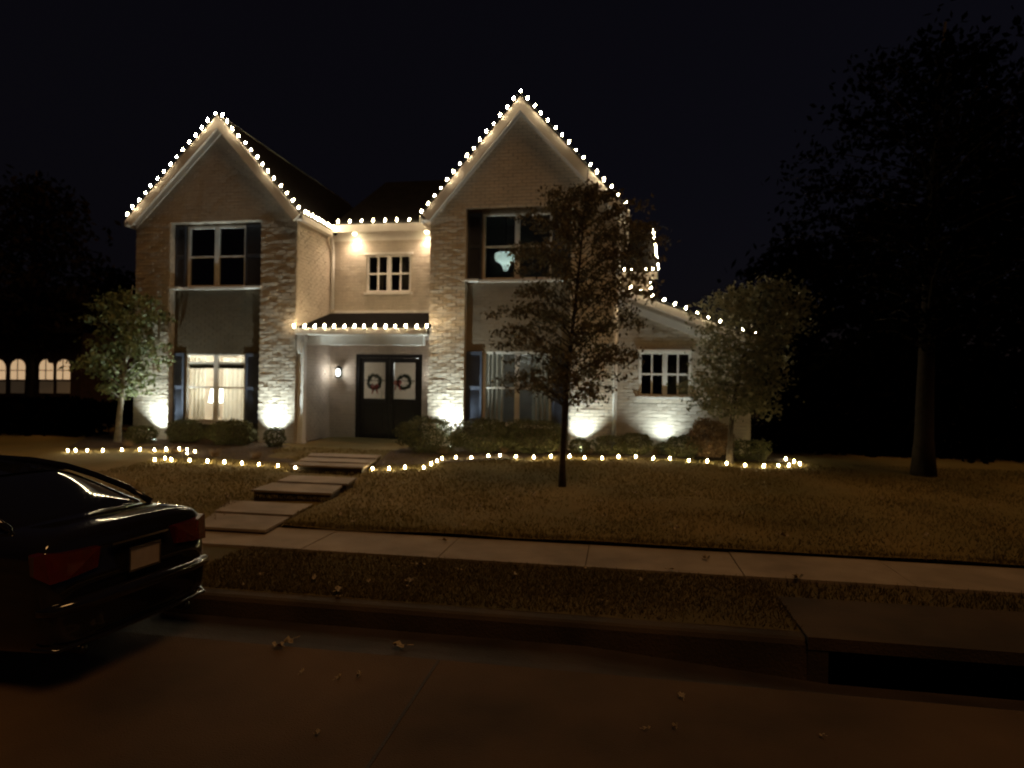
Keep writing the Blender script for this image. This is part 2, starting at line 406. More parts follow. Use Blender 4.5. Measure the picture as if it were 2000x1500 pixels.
mb = MB(); mb.box(XL1+.02, XC0-.19, Y2-.415, Y2-.385, ME-.20, ME+.0); mb.box(XL1+.01, XC0-.01, Y2-.384, Y2, ME-.13, ME-.10)
mb.box(XL1, XC0, Y2-.03, Y2-.005, ME-.34, ME-.14)
hb(mb, 'fascia', M['trim'])
mb = MB(); slab(mb, (RE0.x-.6, YR-OV, RE0.z-.6*RS), (RE1.x, YR-OV, RE1.z), (RE1.x, 20.5, RE1.z), (RE0.x-.6, 20.5, RE0.z-.6*RS))
# only the part right of the centre wing
mb.v = [(max(x, XC1+.002), y, z if x >= XC1 else z+(XC1-x)*RS) for x, y, z in mb.v]
hb(mb, 'roof', [M['roof'], M['trim']])
mb = MB()
for (dz0, dz1, y0, y1) in ((-.20, -.03, YR-OV-.05, YR-OV-.006), (-.46, -.28, YR-.03, YR-.004)):
    xa, xb = XC1+.003, (RE1.x-.01 if dz1 > -.1 else XR1)
    za = RE0.z+(xa-RE0.x)*RS; zb = RE0.z+(xb-RE0.x)*RS
    mb.hexa([(xa, y0, za+dz0), (xb, y0, zb+dz0), (xb, y1, zb+dz0), (xa, y1, za+dz0), (xa, y0, za+dz1), (xb, y0, zb+dz1), (xb, y1, zb+dz1), (xa, y1, za+dz1)])
hb(mb, 'barge_board', M['trim'])
mb = MB(); slab(mb, (XC1+.01, YB-.15, BE.z), (BE.x, YB-.15, BE.z), (BE.x, YB+3, BR_.z), (XC1+.01, YB+3, BR_.z))
slab(mb, (BE.x, YB+6.1, BE.z), (XC1+.01, YB+6.1, BE.z), (XC1+.01, YB+3, BR_.z), (BE.x, YB+3, BR_.z))
hb(mb, 'roof', [M['roof'], M['trim']])
mb = MB(); mb.box(XC1+.01, BE.x, YB-.19, YB-.155, BE.z-.2, BE.z-.02)
hb(mb, 'fascia', M['trim'])
# porch roof
PF = atY(705, 640, YL-.05); PB = atY(740, 612, Y2)
PX0 = XL1+.01; PX1 = XC0-.01
mb = MB(); slab(mb, (PX0-.0, YL-.05, PF.z), (atY(834, 640, YL-.05).x, YL-.05, PF.z), (PX1, Y2-.04, PB.z), (PX0, Y2-.04, PB.z), .06)
hb(mb, 'porch_roof', [M['roof'], M['trim']])
PXe = atY(834, 640, YL-.05).x
mb = MB(); mb.box(PX0, PXe, YL-.09, YL-.055, PF.z-.15, PF.z-.005)             # fascia
mb.box(PX0+.05, PX1-.1, YL+.25, YL+.45, PF.z-.38, PF.z-.16)                     # beam
mb.box(PX0, PX1, YL-.054, Y2-.02, PF.z-.158, PF.z-.135)                         # ceiling
mb.box(PX0+.1, PX1, Y2-.03, Y2-.012, PB.z+.01, PB.z+.07)                        # flashing
hb(mb, 'porch_beam', M['trim'])
def column(x):
    mb = MB(); y = YL+.06
    mb.box(x, x+.15, y, y+.15, ZP-.05, PF.z-.16); mb.box(x-.02, x+.17, y-.02, y+.17, ZP-.05, ZP+.12); mb.box(x-.02, x+.17, y-.02, y+.17, PF.z-.30, PF.z-.161)
    # curved bracket
    for i in range(5):
        a = i*PI/8; b = (i+1)*PI/8
        mb.box(x+.03, x+.12, y-.03-.10*math.cos(a), y-.02, PF.z-.30-.30*math.sin(b), PF.z-.30-.30*math.sin(a))
    hb(mb, 'porch_column', M['trim'])
column(PX0+.02)
# porch floor + steps
mb = MB(); mb.box(PX0, PX1, YL+.05, Y2, ZG, ZP-.0); mb.box(PX0+.05, PX1-.3, YL-.28, YL+.05, ZG, ZP-.10)
hb(mb, 'porch_floor', M['concrete'])
# downspouts
mb = MB(); x = XL1+.18
mb.tube([(x, Y2-.42, ZE-.22), (x-.02, Y2-.36, ZE-.36), (XL1+.09, Y2-.14, ZE-.55), (XL1+.09, Y2-.1, ZE-.75), (XL1+.09, Y2-.1, PB.z+.1)], .045, 8)
hb(mb, 'downspout', M['trim'], smooth=True)
mb = MB(); mb.tube([(XC1+.14, YC-.1, ZE-.25), (XC1+.02, YC+.1, ZE-.6), (XC1-.0, YC-.06, ZE-.9), (XC1-.0, YC-.06, RE0.z+.2)], .045, 8); hb(mb, 'downspout', M['trim'], smooth=True)
mb = MB(); mb.tube([(XC1-.04, YC-.06, ztopR(XC1)-.3), (XC1-.04, YC-.06, ZG)], .045, 8); hb(mb, 'downspout', M['trim'], smooth=True)

# ---- windows
def window(r, Y, mull=1, mun=0, rails=(.5,), name='window', sillw=.05, lintel=False, fw=.055):
    x0, x1, z0, z1 = r
    mb = MB(); y0, y1 = Y+.02, Y+.095
    mb.box(x0, x1, y0, y1, z1-fw, z1); mb.box(x0, x1, y0, y1, z0, z0+fw)
    mb.box(x0, x0+fw, y0, y1, z0+fw, z1-fw); mb.box(x1-fw, x1, y0, y1, z0+fw, z1-fw)
    cells = [(x0+fw, x1-fw)]
    if mull:
        xm = (x0+x1)/2; mb.box(xm-.055, xm+.055, y0-.006, y1, z0+fw, z1-fw); cells = [(x0+fw, xm-.055), (xm+.055, x1-fw)]
    for (a, b) in cells:
        for t in rails:
            zr_ = z0+(z1-z0)*t; mb.box(a, b, y0+.012, y1-.01, zr_-.022, zr_+.022)
        segs = [z0+fw]+[z for t in rails for z in (z0+(z1-z0)*t-.022, z0+(z1-z0)*t+.022)]+[z1-fw]
        for k in range(mun):
            xk = a+(b-a)*(k+1)/(mun+1)
            for s0, s1 in zip(segs[::2], segs[1::2]): mb.box(xk-.02, xk+.02, y0+.018, y1-.015, s0, s1)
    w = hb(mb, name, M['trim'])
    pm = MB(); pm.box(x0+fw, x1-fw, Y+.062, Y+.066, z0+fw, z1-fw)
    pm.build('pane', M['pane'], w)
    sm = MB(); sm.box(x0-sillw, x1+sillw, Y-.06, Y+.019, z0-.06, z0-.001)
    sm.build('sill', M['trim'], w)
    if lintel:
        lm = MB(); lm.box(x0-.06, x1+.06, Y-.05, Y+.018, z1+.001, z1+.05); lm.build('header', M['trim'], w)
    return w
def shutter(x0, x1, z0, z1, Y):
    mb = MB(); a, b = Y-.045, Y-.012; s = .05; zm = (z0+z1)/2
    mb.box(x0, x0+s, a, b, z0, z1); mb.box(x1-s, x1, a, b, z0, z1)
    for p, q in ((z0, z0+.08), (zm-.04, zm+.04), (z1-.08, z1)): mb.box(x0+s, x1-s, a, b, p, q)
    for (p, q) in ((z0+.08, zm-.04), (zm+.04, z1-.08)):
        n = int((q-p)/.055)
        for k in range(n):
            u = p+(q-p)*(k+.5)/n; h = (q-p)/n*.5
            mb.hexa([(x0+s, a+.004, u-h), (x1-s, a+.004, u-h), (x1-s, a+.01, u-h), (x0+s, a+.01, u-h), (x0+s, b-.008, u+h), (x1-s, b-.008, u+h), (x1-s, b-.002, u+h), (x0+s, b-.002, u+h)])
    hb(mb, 'shutter', M['shutter'])
def room(r, Y, m, dx=.35, depth=2.4, dz0=.4, dz1=.3):
    x0, x1, z0, z1 = r[0]-dx, r[1]+dx, r[2]-dz0, r[3]+dz1; y0, y1 = Y, Y+depth
    mb = MB()
    mb.face([(x0, y1, z0), (x1, y1, z0), (x1, y1, z1), (x0, y1, z1)]); mb.face([(x0, y0, z0), (x0, y1, z0), (x0, y1, z1), (x0, y0, z1)])
    mb.face([(x1, y0, z0), (x1, y1, z0), (x1, y1, z1), (x1, y0, z1)]); mb.face([(x0, y0, z0), (x1, y0, z0), (x1, y1, z0), (x0, y1, z0)])
    mb.face([(x0, y0, z1), (x1, y0, z1), (x1, y1, z1), (x0, y1, z1)])
    hb(mb, 'room', m)
def curtain(x0, x1, y, z0, z1, label, gather=1.0, m=None):
    mb = MB(); n = 40
    pts = []
    for i in range(n+1):
        t = i/n; x = x0+(x1-x0)*t; pts.append((x, y+.014*math.sin(t*PI*2*max(3, (x1-x0)/.11))+.008*math.sin(t*47)))
    for (a, b) in zip(pts, pts[1:]): mb.face([(a[0], a[1], z0), (b[0], b[1], z0), (b[0], b[1], z1), (a[0], a[1], z1)])
    o = mb.build('curtain', m or M['curtain'], smooth=True); shift_origin(o, ((x0+x1)/2, y, z0)); tag(o, label, 'curtain', 'curtains hanging in the house windows')
window(wLU, YL+BAY); window(wLD, YL+BAY, rails=(.5, .86)); window(wCU, YC+BAY); window(wCD, YC+BAY)
window(wRE, Y2, mun=1, lintel=True); window(wRI, YR, mun=1, lintel=True)
for (r, b) in ((wLU, bayL), (wLD, bayL), (wCU, bayC), (wCD, bayC)):
    Y = (YL if b is bayL else YC)+BAY
    shutter(b[0]+.015, r[0]-.02, r[2]-.01, r[3]+.0, Y); shutter(r[1]+.02, b[1]-.015, r[2]-.01, r[3]+.0, Y)
for (r_, b_, Y_) in ((wLU, bayL, YL), (wCU, bayC, YC)):
    for (p_, q_) in ((b_[0]-.03, r_[0]-.055), (r_[1]+.055, b_[1]+.03)):
        mb = MB(); mb.box(p_, q_, Y_-.045, Y_+BAY-.012, r_[2]-.06, r_[2]-.012); hb(mb, 'stone_ledge', M['trim'])
room(wLU, YL+.2, M['darkroom']); room(wLD, YL+.2, M['room'], dx=.6, depth=3); room(wCU, YC+.2, M['darkroom']); room(wCD, YC+.2, M['darkroom'])
room(wRE, Y2+.2, M['darkroom']); room(wRI, YR+.2, M['darkroom'])
# curtains
def win_x(r, t): return r[0]+(r[1]-r[0])*t
def win_z(r, t): return r[2]+(r[3]-r[2])*t
curtain(win_x(wLD, .02), win_x(wLD, .27), YL+.36, wLD[2], wLD[3]-.1, 'cream curtain at the left side of the brightly lit ground floor window')
curtain(win_x(wLD, .56), win_x(wLD, 1.0), YL+.38, wLD[2], wLD[3]-.1, 'cream curtain covering the right half of the brightly lit ground floor window')
curtain(win_x(wCD, .02), win_x(wCD, .30), YC+.27, wCD[2]-.1, wCD[3], 'pale curtain in the left part of the dark window behind the slender front tree')
curtain(win_x(wCD, .72), win_x(wCD, .99), YC+.27, wCD[2]-.1, wCD[3], 'pale curtain in the right part of the dark window behind the slender front tree')
curtain(win_x(wRE, .12), win_x(wRE, .30), Y2+.3, wRE[2]-.1, wRE[3], 'narrow grey drape in the left sash of the small window above the porch', m=M['stucco'])
curtain(win_x(wRE, .72), win_x(wRE, .86), Y2+.3, wRE[2]-.1, wRE[3], 'narrow grey drape in the right sash of the small window above the porch', m=M['stucco'])
# lit room furniture: valance, lamp
mb = MB(); mb.box(win_x(wLD, .04), win_x(wLD, .97), YL+.27, YL+.31, win_z(wLD, .78), win_z(wLD, .845))
mb.box(win_x(wLD, .04), win_x(wLD, .97), YL+.25, YL+.27, win_z(wLD, .83), win_z(wLD, .85))
o = mb.build('window_blind', mat('blind_fabric', (.16, .12, .06), .8, .3, 12)); shift_origin(o, ((wLD[0]+wLD[1])/2, YL+.3, win_z(wLD, .78))); tag(o, 'raised brown roman blind at the top of the lit ground floor window', 'window blind')
lx, lz = win_x(wLD, .31), win_z(wLD, .36)
tl = thing('table_lamp', 'glowing table lamp with pale shade inside the lit ground floor window', 'lamp', (lx, YL+.75, wLD[2]-.15))
mb = MB(); h = lz-(wLD[2]-.15)
mb.lathe([(.21, h-.15), (.15, h+.20)], n=20); mb.build('lamp_shade', M['lampshade'], tl)
mb = MB(); mb.lathe([(.09, 0), (.09, .02), (.02, .04), (.06, h*.35), (.07, h*.5), (.02, h-.14), (.02, h-.1)], n=16); mb.build('lamp_base', M['metal'], tl)
mb = MB(); tz = wLD[2]-.15; mb.box(lx-.4, lx+.5, YL+.55, YL+.95, tz-.03, tz); 
for sx in (lx-.37, lx+.46):
    for sy in (YL+.58, YL+.91): mb.box(sx, sx+.03, sy, sy+.03, wLD[2]-.4, tz-.03)
o = mb.build('console_table', M['metal']); shift_origin(o, (lx, YL+.75, wLD[2]-.4)); tag(o, 'low dark table under the glowing lamp in the lit window', 'table')
lamp('curtain_fill_light', 'POINT', ((wCD[0]+wCD[1])/2, YC+1.6, wCD[3]-.1), 14, (.95, 1, .92), .15)  # added fill light to brighten the curtains, not a lamp of this room
lamp('room_lamp', 'POINT', (win_x(wLD, .45), YL+1.5, win_z(wLD, .95)), 190, (1, .98, .88), .12)
# pendant in the upper window
px_ = atY(988, 500, YC+.9)
pd = thing('pendant_lamp', 'pale glowing pendant shade inside the upper window behind the front tree', 'lamp', (px_.x, YC+.9, px_.z-.14))
mb = MB(); mb.lathe([(.05, -.22), (.09, -.12), (.13, -.04), (.25, .02), (.28, .10), (.26, .20)], n=20); mb.build('lamp_shade', M['blueglow'], pd, True); lamp('pendant_light', 'POINT', (0, 0, .08), 2.0, (.85, 1, .95), .05, parent=pd)
mb = MB(); mb.tube([(0, 0, .24), (0, 0, win_z(wCU, 1)+.28-px_.z+.14)], .012, 6); mb.build('cord', M['metal'], pd)
# ---- front door
d = dR; xm = (d[0]+d[1])/2; ZD = ZP
mb = MB(); mb.box(d[0], d[0]+.09, Y2+.02, Y2+.16, ZD, d[3]-.09); mb.box(d[1]-.09, d[1], Y2+.02, Y2+.16, ZD, d[3]-.09); mb.box(d[0], d[1], Y2+.02, Y2+.16, d[3]-.09, d[3])
hb(mb, 'door_frame', M['black'])
for (a, b, s) in ((d[0]+.09, xm-.004, 1), (xm+.004, d[1]-.09, -1)):
    mb = MB(); y0, y1 = Y2+.06, Y2+.11; st = .115
    gz0 = atY(760, 779, Y2).z; gz1 = atY(760, 708, Y2).z
    mb.box(a, a+st, y0, y1, ZD+.01, d[3]-.095); mb.box(b-st, b, y0, y1, ZD+.01, d[3]-.095)
    mb.box(a+st, b-st, y0, y1, gz1, d[3]-.095); mb.box(a+st, b-st, y0, y1, gz0-.16, gz0); mb.box(a+st, b-st, y0, y1, ZD+.01, ZD+.24)
    mb.box(a+st, b-st, y0+.02, y1-.01, ZD+.24, gz0-.16); mb.box(a+st+.06, b-st-.06, y0+.008, y0+.02, ZD+.30, gz0-.22)
    zc_ = gz0+(gz1-gz0)*.5; 
    dl = hb(mb, 'door', M['black'])
    mb = MB(); mb.box(a+st, b-st, y0+.02, y0+.026, gz0, gz1); mb.build('pane', M['pane'], dl)
    mb = MB(); mb.box(a+st, b-st, y0+.006, y0+.018, zc_-.009, zc_+.009)
    mb.build('muntin', M['black'], dl)
    mb = MB(); hx = b-.06 if s > 0 else a+.06
    mb.tube([(hx, y0-.05, ZD+.95), (hx, y0-.05, ZD+1.25)], .012, 8); mb.tube([(hx, y0, ZD+.98), (hx, y0-.05, ZD+.98)], .009, 6); mb.tube([(hx, y0, ZD+1.22), (hx, y0-.05, ZD+1.22)], .009, 6)
    mb.build('handle', M['metal'], dl)
room((d[0], d[1], ZD, d[3]), Y2+.2, M['room'], dx=.5, dz0=0, dz1=.2, depth=3)
lamp('foyer_lamp', 'POINT', (xm+.5, Y2+1.3, d[3]-.3), 48, (1, .96, .88), .15)
for (cx, lab) in ((atY(731, 747, Y2).x, 'greenery wreath with a dark red bow on the left door leaf'), (atY(789, 744, Y2).x, 'greenery wreath with a red bow at its left side on the right door leaf')):
    cz = atY(760, 746, Y2).z
    w = thing('wreath', lab, 'wreath', (cx, Y2+.02, cz), 0, 'wreaths on the double front door')
    mb = MB()
    mb.tube([(.17*math.cos(a*PI/12), 0, .17*math.sin(a*PI/12)) for a in range(25)], .025, 6, cap=False)
    for _ in range(900):
        a = random.uniform(0, 2*PI); q = random.gauss(0, .028); p = Vector(((.17+q)*math.cos(a), random.gauss(-.01, .02), (.17+q)*math.sin(a))); mb.leaf(p, .05, .35)
    mb.build('greenery', M['wreath'], w)
    mb = MB(); bx = -.16 if 'right door' in lab else .03; bz = -.02 if 'right door' in lab else -.12
    for s in (-1, 1):
        mb.tube([(bx, -.04, bz), (bx+s*.06, -.06, bz+.05), (bx+s*.10, -.05, bz), (bx+s*.06, -.05, bz-.04), (bx, -.04, bz)], [.012, .03, .03, .03, .012], 6)
        mb.tube([(bx, -.04, bz), (bx+s*.05, -.045, bz-.10), (bx+s*.08, -.04, bz-.2)], [.012, .02, .012], 5)
    mb.build('bow', M['red'], w, True)

# ---- lanterns, soffit lights, ground lights
def lantern(p, lab):
    t = thing('wall_lantern', lab, 'lantern', p, 0, 'lanterns beside the front door')
    mb = MB()
    mb.box(-.05, .05, -.02, 0, -.12, .14); mb.tube([(0, -.02, .10), (0, -.10, .17), (0, -.13, .13)], .01, 6)
    for z, r in ((-.13, .07), (.10, .075)): mb.box(-r, r, -.13-r, -.13+r, z, z+.012)
    mb.lathe([(.085, .112), (.02, .17), (.012, .19)], (0, -.13, 0), 4)
    for sx in (-.06, .055):
        for sy in (-.19, -.075): mb.box(sx, sx+.006, sy, sy+.006, -.118, .10)
    mb.box(-.05, .05, -.18, -.08, -.16, -.131)
    mb.build('frame', M['metal'], t)
    mb = MB(); mb.lathe([(.03, -.10), (.045, -.06), (.045, .04), (.02, .08)], (0, -.13, 0), 12); mb.build('glass_bulb', M['lantern'], t, True)
    lamp('lantern_light', 'POINT', (0, -.25, 0), 6, (1, .95, .88), .05, parent=t)
lz = atY(662, 727, Y2).z
lxx = atY(662, 727, Y2-.1).x
lantern((lxx, Y2-.016, lz), 'lit wall lantern on the porch wall left of the double door')
lantern((2*xm-lxx, Y2-.016, lz), 'lit wall lantern right of the double door, mostly hidden by the brick pier')
for (p, lab) in ((692, 'bright eave light above and left of the small porch window'), (829, 'bright eave light in the corner above and right of the small porch window')):
    q = atY(p, 449, Y2-.22)
    t = thing('eave_light', lab, 'light', (min(q.x, XC0-.5) if p > 800 else q.x, Y2-.2, ME-.131), 0, 'warm lights under the eave above the porch')
    if p > 800: t.location.x = XC0-.5
    mb = MB(); mb.lathe([(.06, 0), (.06, -.04), (.045, -.05)], n=16); mb.build('housing', M['trim'], t)
    mb = MB(); mb.lathe([(.045, -.051), (.05, -.075), (.025, -.095)], n=16); mb.build('lens', M['warmlens'], t, True)
    lamp('eave_spot', 'SPOT', (0, 0, -.11), 60, (1, .76, .53), .05, None, 165, 1, t)
UPL = [(300, 833, YL, 'left end pier of the house beside the leafy tree'), (525, 830, YL, 'pier between the bright window and the porch'),
       (880, 838, YC, 'pier just right of the front door'), (1134, 850, YC, 'pier right of the slender front tree'), (1298, 858, YR, 'wall below the small window of the right wing')]
for (p, y, Y, lab) in UPL:
    dy = .40 if p == 1298 else .32; q = atY(p, y, Y-dy)
    g = gh(q.y)
    t = thing('uplight', 'white ground uplight shining up the '+lab, 'uplight', (q.x, Y-dy, g), 0, 'ground uplights washing the brick walls')
    hz = .10
    mb = MB(); mb.tube([(0, 0, -.1), (0, 0, hz-.08)], .012, 6); mb.tube([(0, -.03, hz-.10), (0, .0, hz-.01)], [.04, .055], 12)
    mb.build('housing', M['metal'], t, True)
    mb = MB(); mb.tube([(0, .0, hz-.009), (0, .002, hz+.004)], .048, 12); mb.build('lens', M['lens'], t)
    lamp('uplight_spot', 'SPOT', (0, .005, hz+.03), 340 if p != 1298 else 120, (.84, 1, .97), .02, (0, .20, hz+2.0), {300: 100, 1298: 122}.get(p, 98), 1, t)

# ------------------------------------------------------------------ string lights
def bulb_mesh(name, m):
    mb = MB(); mb.lathe([(.010, 0), (.016, .018), (.019, .038), (.015, .06), (.005, .075)], n=8); o = mb.build(name, m, None, True); return o
protoR = bulb_mesh('bulb', M['bulb']); protoG = bulb_mesh('bulb', M['bulbg'])
MESHR, MESHG = protoR.data, protoG.data
bpy.data.objects.remove(protoR); bpy.data.objects.remove(protoG)
def string(label, pts, group, tilt=(0, 0), ground=False, wire_pts=None, scale=1.0):
    pts = [Vector(p) for p in pts]; c = pts[len(pts)//2]
    t = thing('string_light', label, 'string lights', c, 0, group)
    mb = MB(); wp = []
    for i, p in enumerate(pts):
        wp.append(p-c)
        if i < len(pts)-1:
            m_ = (p+pts[i+1])/2-c; m_.z -= .012; wp.append(m_)
    mb.tube(wp if not ground else [v-Vector((0, 0, .03)) for v in wp], .006 if not ground else .011, 4)
    for p in pts:
        q = p-c; mb.tube([q+Vector((0, 0, -.02 if not ground else -.10)), q+Vector((0, 0, .012))], .012, 6)
    mb.build('wire', M['tanwire' if ground else 'wire'], t)
    for p in pts:
        o = bpy.data.objects.new('bulb', MESHG if ground else MESHR); COL.objects.link(o); o.parent = t
        o.location = p-c; k_ = scale*(.85 if ground else 1)*random.uniform(.88, 1.08); o.scale = (k_, k_, k_)
        o.rotation_euler = (tilt[0]+random.uniform(-.2, .2), tilt[1]+random.uniform(-.2, .2), random.uniform(0, 3))
    return t
def lerp(a, b, n, t0=0, t1=1): return [Vector(a).lerp(Vector(b), t0+(t1-t0)*i/(n-1)) for i in range(n)]
up = Vector((0, -.035, .035))
GR = 'warm string lights along the roof lines'
a, b, c = rL
string('warm bulbs outlining the left gable and the eave beside it', [p+up for p in lerp(a, b, 15, .02, .97)]+[p+up for p in lerp(b, c, 14, .05, .97)]+
       [p+Vector((.03, 0, .04)) for p in lerp((c.x, c.y+.12, c.z), (c.x, Y2-.42, c.z), 10)], GR, (.5, 0))
string('warm bulbs along the short level eave between the two gables', [p for p in lerp((XL1+.35, Y2-.42, ME+.05), (XC0-.28, Y2-.42, ME+.05), 9)], GR, (.4, 0))
a, b, c = rC
string('warm bulbs outlining the taller right gable above the front tree', [p+up for p in lerp(a, b, 16, .0, 1)]+[p+up for p in lerp(b, c, 15, .07, .98)], GR, (.5, 0))
string('warm bulbs along the low porch roof edge over the front door', [p for p in lerp((PX0-.0, YL-.11, PF.z+.0), (PXe, YL-.11, PF.z+.0), 14)], GR, (.5, 0))
zz = lambda x: RE0.z+(x-RE0.x)*RS+.03
string('warm bulbs on the sloping roof edge of the low right wing', [(x, YR-OV-.05, zz(x)) for x in [XC1+.02+(RE1.x-.1-XC1)*i/12 for i in range(13)]], GR, (.5, 0))
xe = BE.x
string('close set bulbs climbing the small rear roof at the far right', lerp((XC1+.15, YB-.2, BE.z+.03), (xe-.12, YB-.2, BE.z+.03), 5)+lerp((xe+.02, YB-.15, BE.z+.05), (xe+.02, YB+2.9, BR_.z), 14), GR, (.3, 0), scale=.75)
string('short vertical run of bulbs down the corner of the small rear wall', lerp((BW.x+.03, YB-.06, BE.z-.28), (BW.x+.03, YB-.06, BE.z-.75), 4), GR, (1.2, 0), scale=.8)
def groundpts(l): return [onG(x, y+4)+Vector((0, 0, .05)) for x, y in l]
GG = 'warm string lights staked along the lawn edge'
string('bulbs staked along the bed edge left of the leafy tree', groundpts([(133, 883), (148, 883), (170, 883), (201, 883), (237, 882), (273, 881), (302, 882), (325, 881), (350, 880), (365, 882), (380, 886), (366, 889)]), GG, ground=True)
string('bulbs staked along the lawn edge up to the left side of the walkway', groundpts([(303, 902), (322, 899), (335, 902), (370, 903), (405, 905), (438, 906), (472, 909), (506, 911), (543, 914), (576, 918)]), GG, ground=True)
string('long run of bulbs staked along the lawn edge right of the walkway', groundpts([(728, 920), (760, 920), (791, 917), (828, 917), (842, 910), (853, 905), (863, 900), (890, 898), (921, 898), (954, 895), (976, 894), (1007, 896), (1042, 897), (1076, 895), (1112, 895), (1142, 898), (1176, 898), (1208, 896), (1241, 895), (1275, 899), (1308, 899), (1345, 903), (1381, 905), (1418, 909), (1455, 913), (1491, 914), (1521, 913), (1540, 913), (1562, 910), (1550, 905), (1535, 900)]), GG, ground=True)

# ------------------------------------------------------------------ ground
def sheet(name, x0, x1, ys, m, dz=0, nx=2, jit=0, zf=None):
    mb = MB(); zf = zf or (lambda x, y: gh(y))
    xs = [x0+(x1-x0)*i/nx for i in range(nx+1)]; n = len(xs)
    for y in ys:
        for x in xs: mb.v.append((x, y, zf(x, y)+dz+(jit*noise.noise(Vector((x*.8, y*.8, 0))) if jit else 0)))
    for j in range(len(ys)-1):
        for i in range(nx): mb.f.append((j*n+i, j*n+i+1, (j+1)*n+i+1, (j+1)*n+i)); mb.m.append(0)
    return tag(mb.build(name, m, None, True), kind='structure')
def frange(a, b, n): return [a+(b-a)*i/n for i in range(n+1)]
sheet('ground', -150, 150, [-60, -8, 4.2, 30, 150], M['soil'], 0, zf=lambda x, y: -.6 if y < 10 else .2)
DX0 = atZ(1560, 1240, .1).x; DO0 = atZ(1645, 1300, .1).x; DX1 = DO0+3.4
def roadz(x, y):
    z = -.0 if y > -1 else -.0
    if y > 4.3: z -= .02*(y-4.3)/.63
    return z
tag(sheet('road', -60, 60, [-14, -4, 0, 2, 3.5, 4.42], M['asphalt'], 0), kind='structure')
mb = MB(); mb.box(-1.245, -1.225, -13, 4.41, -.05, .0035)
for yy in (1.2,): mb.box(-59, 59, yy, yy+.02, -.05, .0032)
tag(mb.build('road_joints', M['gutter']), kind='structure')
# gutter pan dips to the inlet
mb = MB(); xs = frange(-60, DX0-1.6, 30)+[DX0-.6, DO0, DO0+1.7, DX1, DX1+1.2]+frange(DX1+2.5, 60, 10); n = len(xs)
def dip(x): return -.13*max(0, min(1, (x-(DX0-1.6))/(1.6+DO0-DX0)))*max(0, min(1, (DX1+1.6-x)/1.4))
for y, k in ((4.42, 0), (4.65, .6), (4.93, 1)):
    for x in xs: mb.v.append((x, y, -.003-.02*k+dip(x)*k))
for j in range(2):
    for i in range(n-1): mb.f.append((j*n+i, j*n+i+1, (j+1)*n+i+1, (j+1)*n+i)); mb.m.append(0)
tag(mb.build('gutter', M['gutter'], None, True), kind='structure')
def curb(x0, x1):
    mb = MB(); pr = [(4.93, -.2), (4.935, .11), (4.95, .14), (4.98, .152), (5.08, .154), (5.08, -.2)]
    for (a, b) in zip(pr, pr[1:]): mb.face([(x0, *a), (x1, *a), (x1, *b), (x0, *b)])
    return mb
mb = curb(-60, -10.4); mb2 = curb(-3.85, DX0)
for f in mb2.f: mb.f.append(tuple(i+len(mb.v) for i in f)); mb.m.append(0)
mb.v += mb2.v; mb2 = curb(DX1+.7, 60); 
for f in mb2.f: mb.f.append(tuple(i+len(mb.v) for i in f)); mb.m.append(0)
mb.v += mb2.v
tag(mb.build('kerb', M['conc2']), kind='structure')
# storm drain inlet
sd = thing('storm_drain', 'concrete kerb inlet with a long dark opening at the right road edge', 'storm drain', ((DX0+DX1)/2, 5.2, 0))
o3 = Vector(sd.location)
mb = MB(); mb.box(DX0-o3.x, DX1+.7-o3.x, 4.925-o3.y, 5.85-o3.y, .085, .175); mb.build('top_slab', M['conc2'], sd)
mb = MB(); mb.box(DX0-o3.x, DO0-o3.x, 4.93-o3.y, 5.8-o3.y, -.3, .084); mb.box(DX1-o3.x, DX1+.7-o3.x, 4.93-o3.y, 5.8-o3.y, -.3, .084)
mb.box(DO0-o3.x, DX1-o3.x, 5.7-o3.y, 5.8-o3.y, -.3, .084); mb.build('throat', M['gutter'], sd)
mb = MB(); mb.lathe([(.28, .176), (.28, .184), (.26, .186)], (.2, .05, 0), 24); mb.build('cover', M['metal'], sd)
SJ = []
sheet('verge', -60, -10.4, [5.08, 5.4, 5.9, 6.34], M['verge'], .006, 60, .012)
vo = sheet('verge', -3.85, DX0, [5.08, 5.4, 5.9, 6.34], M['verge'], .006, 60, .012)
for v_ in vo.data.vertices: v_.co.x -= (v_.co.y-5.08)*.55*(DX0-v_.co.x)/(DX0+3.85)
mb = MB()
for (ya, za, yb_, zb_) in ((4.93, -.02, 5.9, .0), (5.9, .0, 6.34, .19)):
    mb.face([(-10.4, ya, za), (-3.85-(max(ya, 5.08)-5.08)*.55, ya, za), (-3.85-(yb_-5.08)*.55, yb_, zb_), (-10.4, yb_, zb_)])
for (ya, yb_) in ((5.08, 6.34),): mb.face([(-3.85, 4.93, -.05), (-3.85-.69, 6.34, -.05), (-3.85-.69, 6.34, .17), (-3.85, 4.93, .15)])
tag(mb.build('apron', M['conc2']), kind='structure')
sheet('verge', DX0, 60, [5.85, 6.34], M['verge'], .0, 100, .012)
# sidewalk with joints
mb = MB(); x = -30.3
while x < 31:
    mb.box(x, x+1.49, 6.34, 7.23, .05, .195+random.uniform(-.003, .003)); x += 1.5
tag(mb.build('sidewalk', M['concrete']), kind='structure')
def lawnz(x, y):
    z = gh(y)+.035*min(1, (y-7.23)/.15)
    return z
walk_edges = None
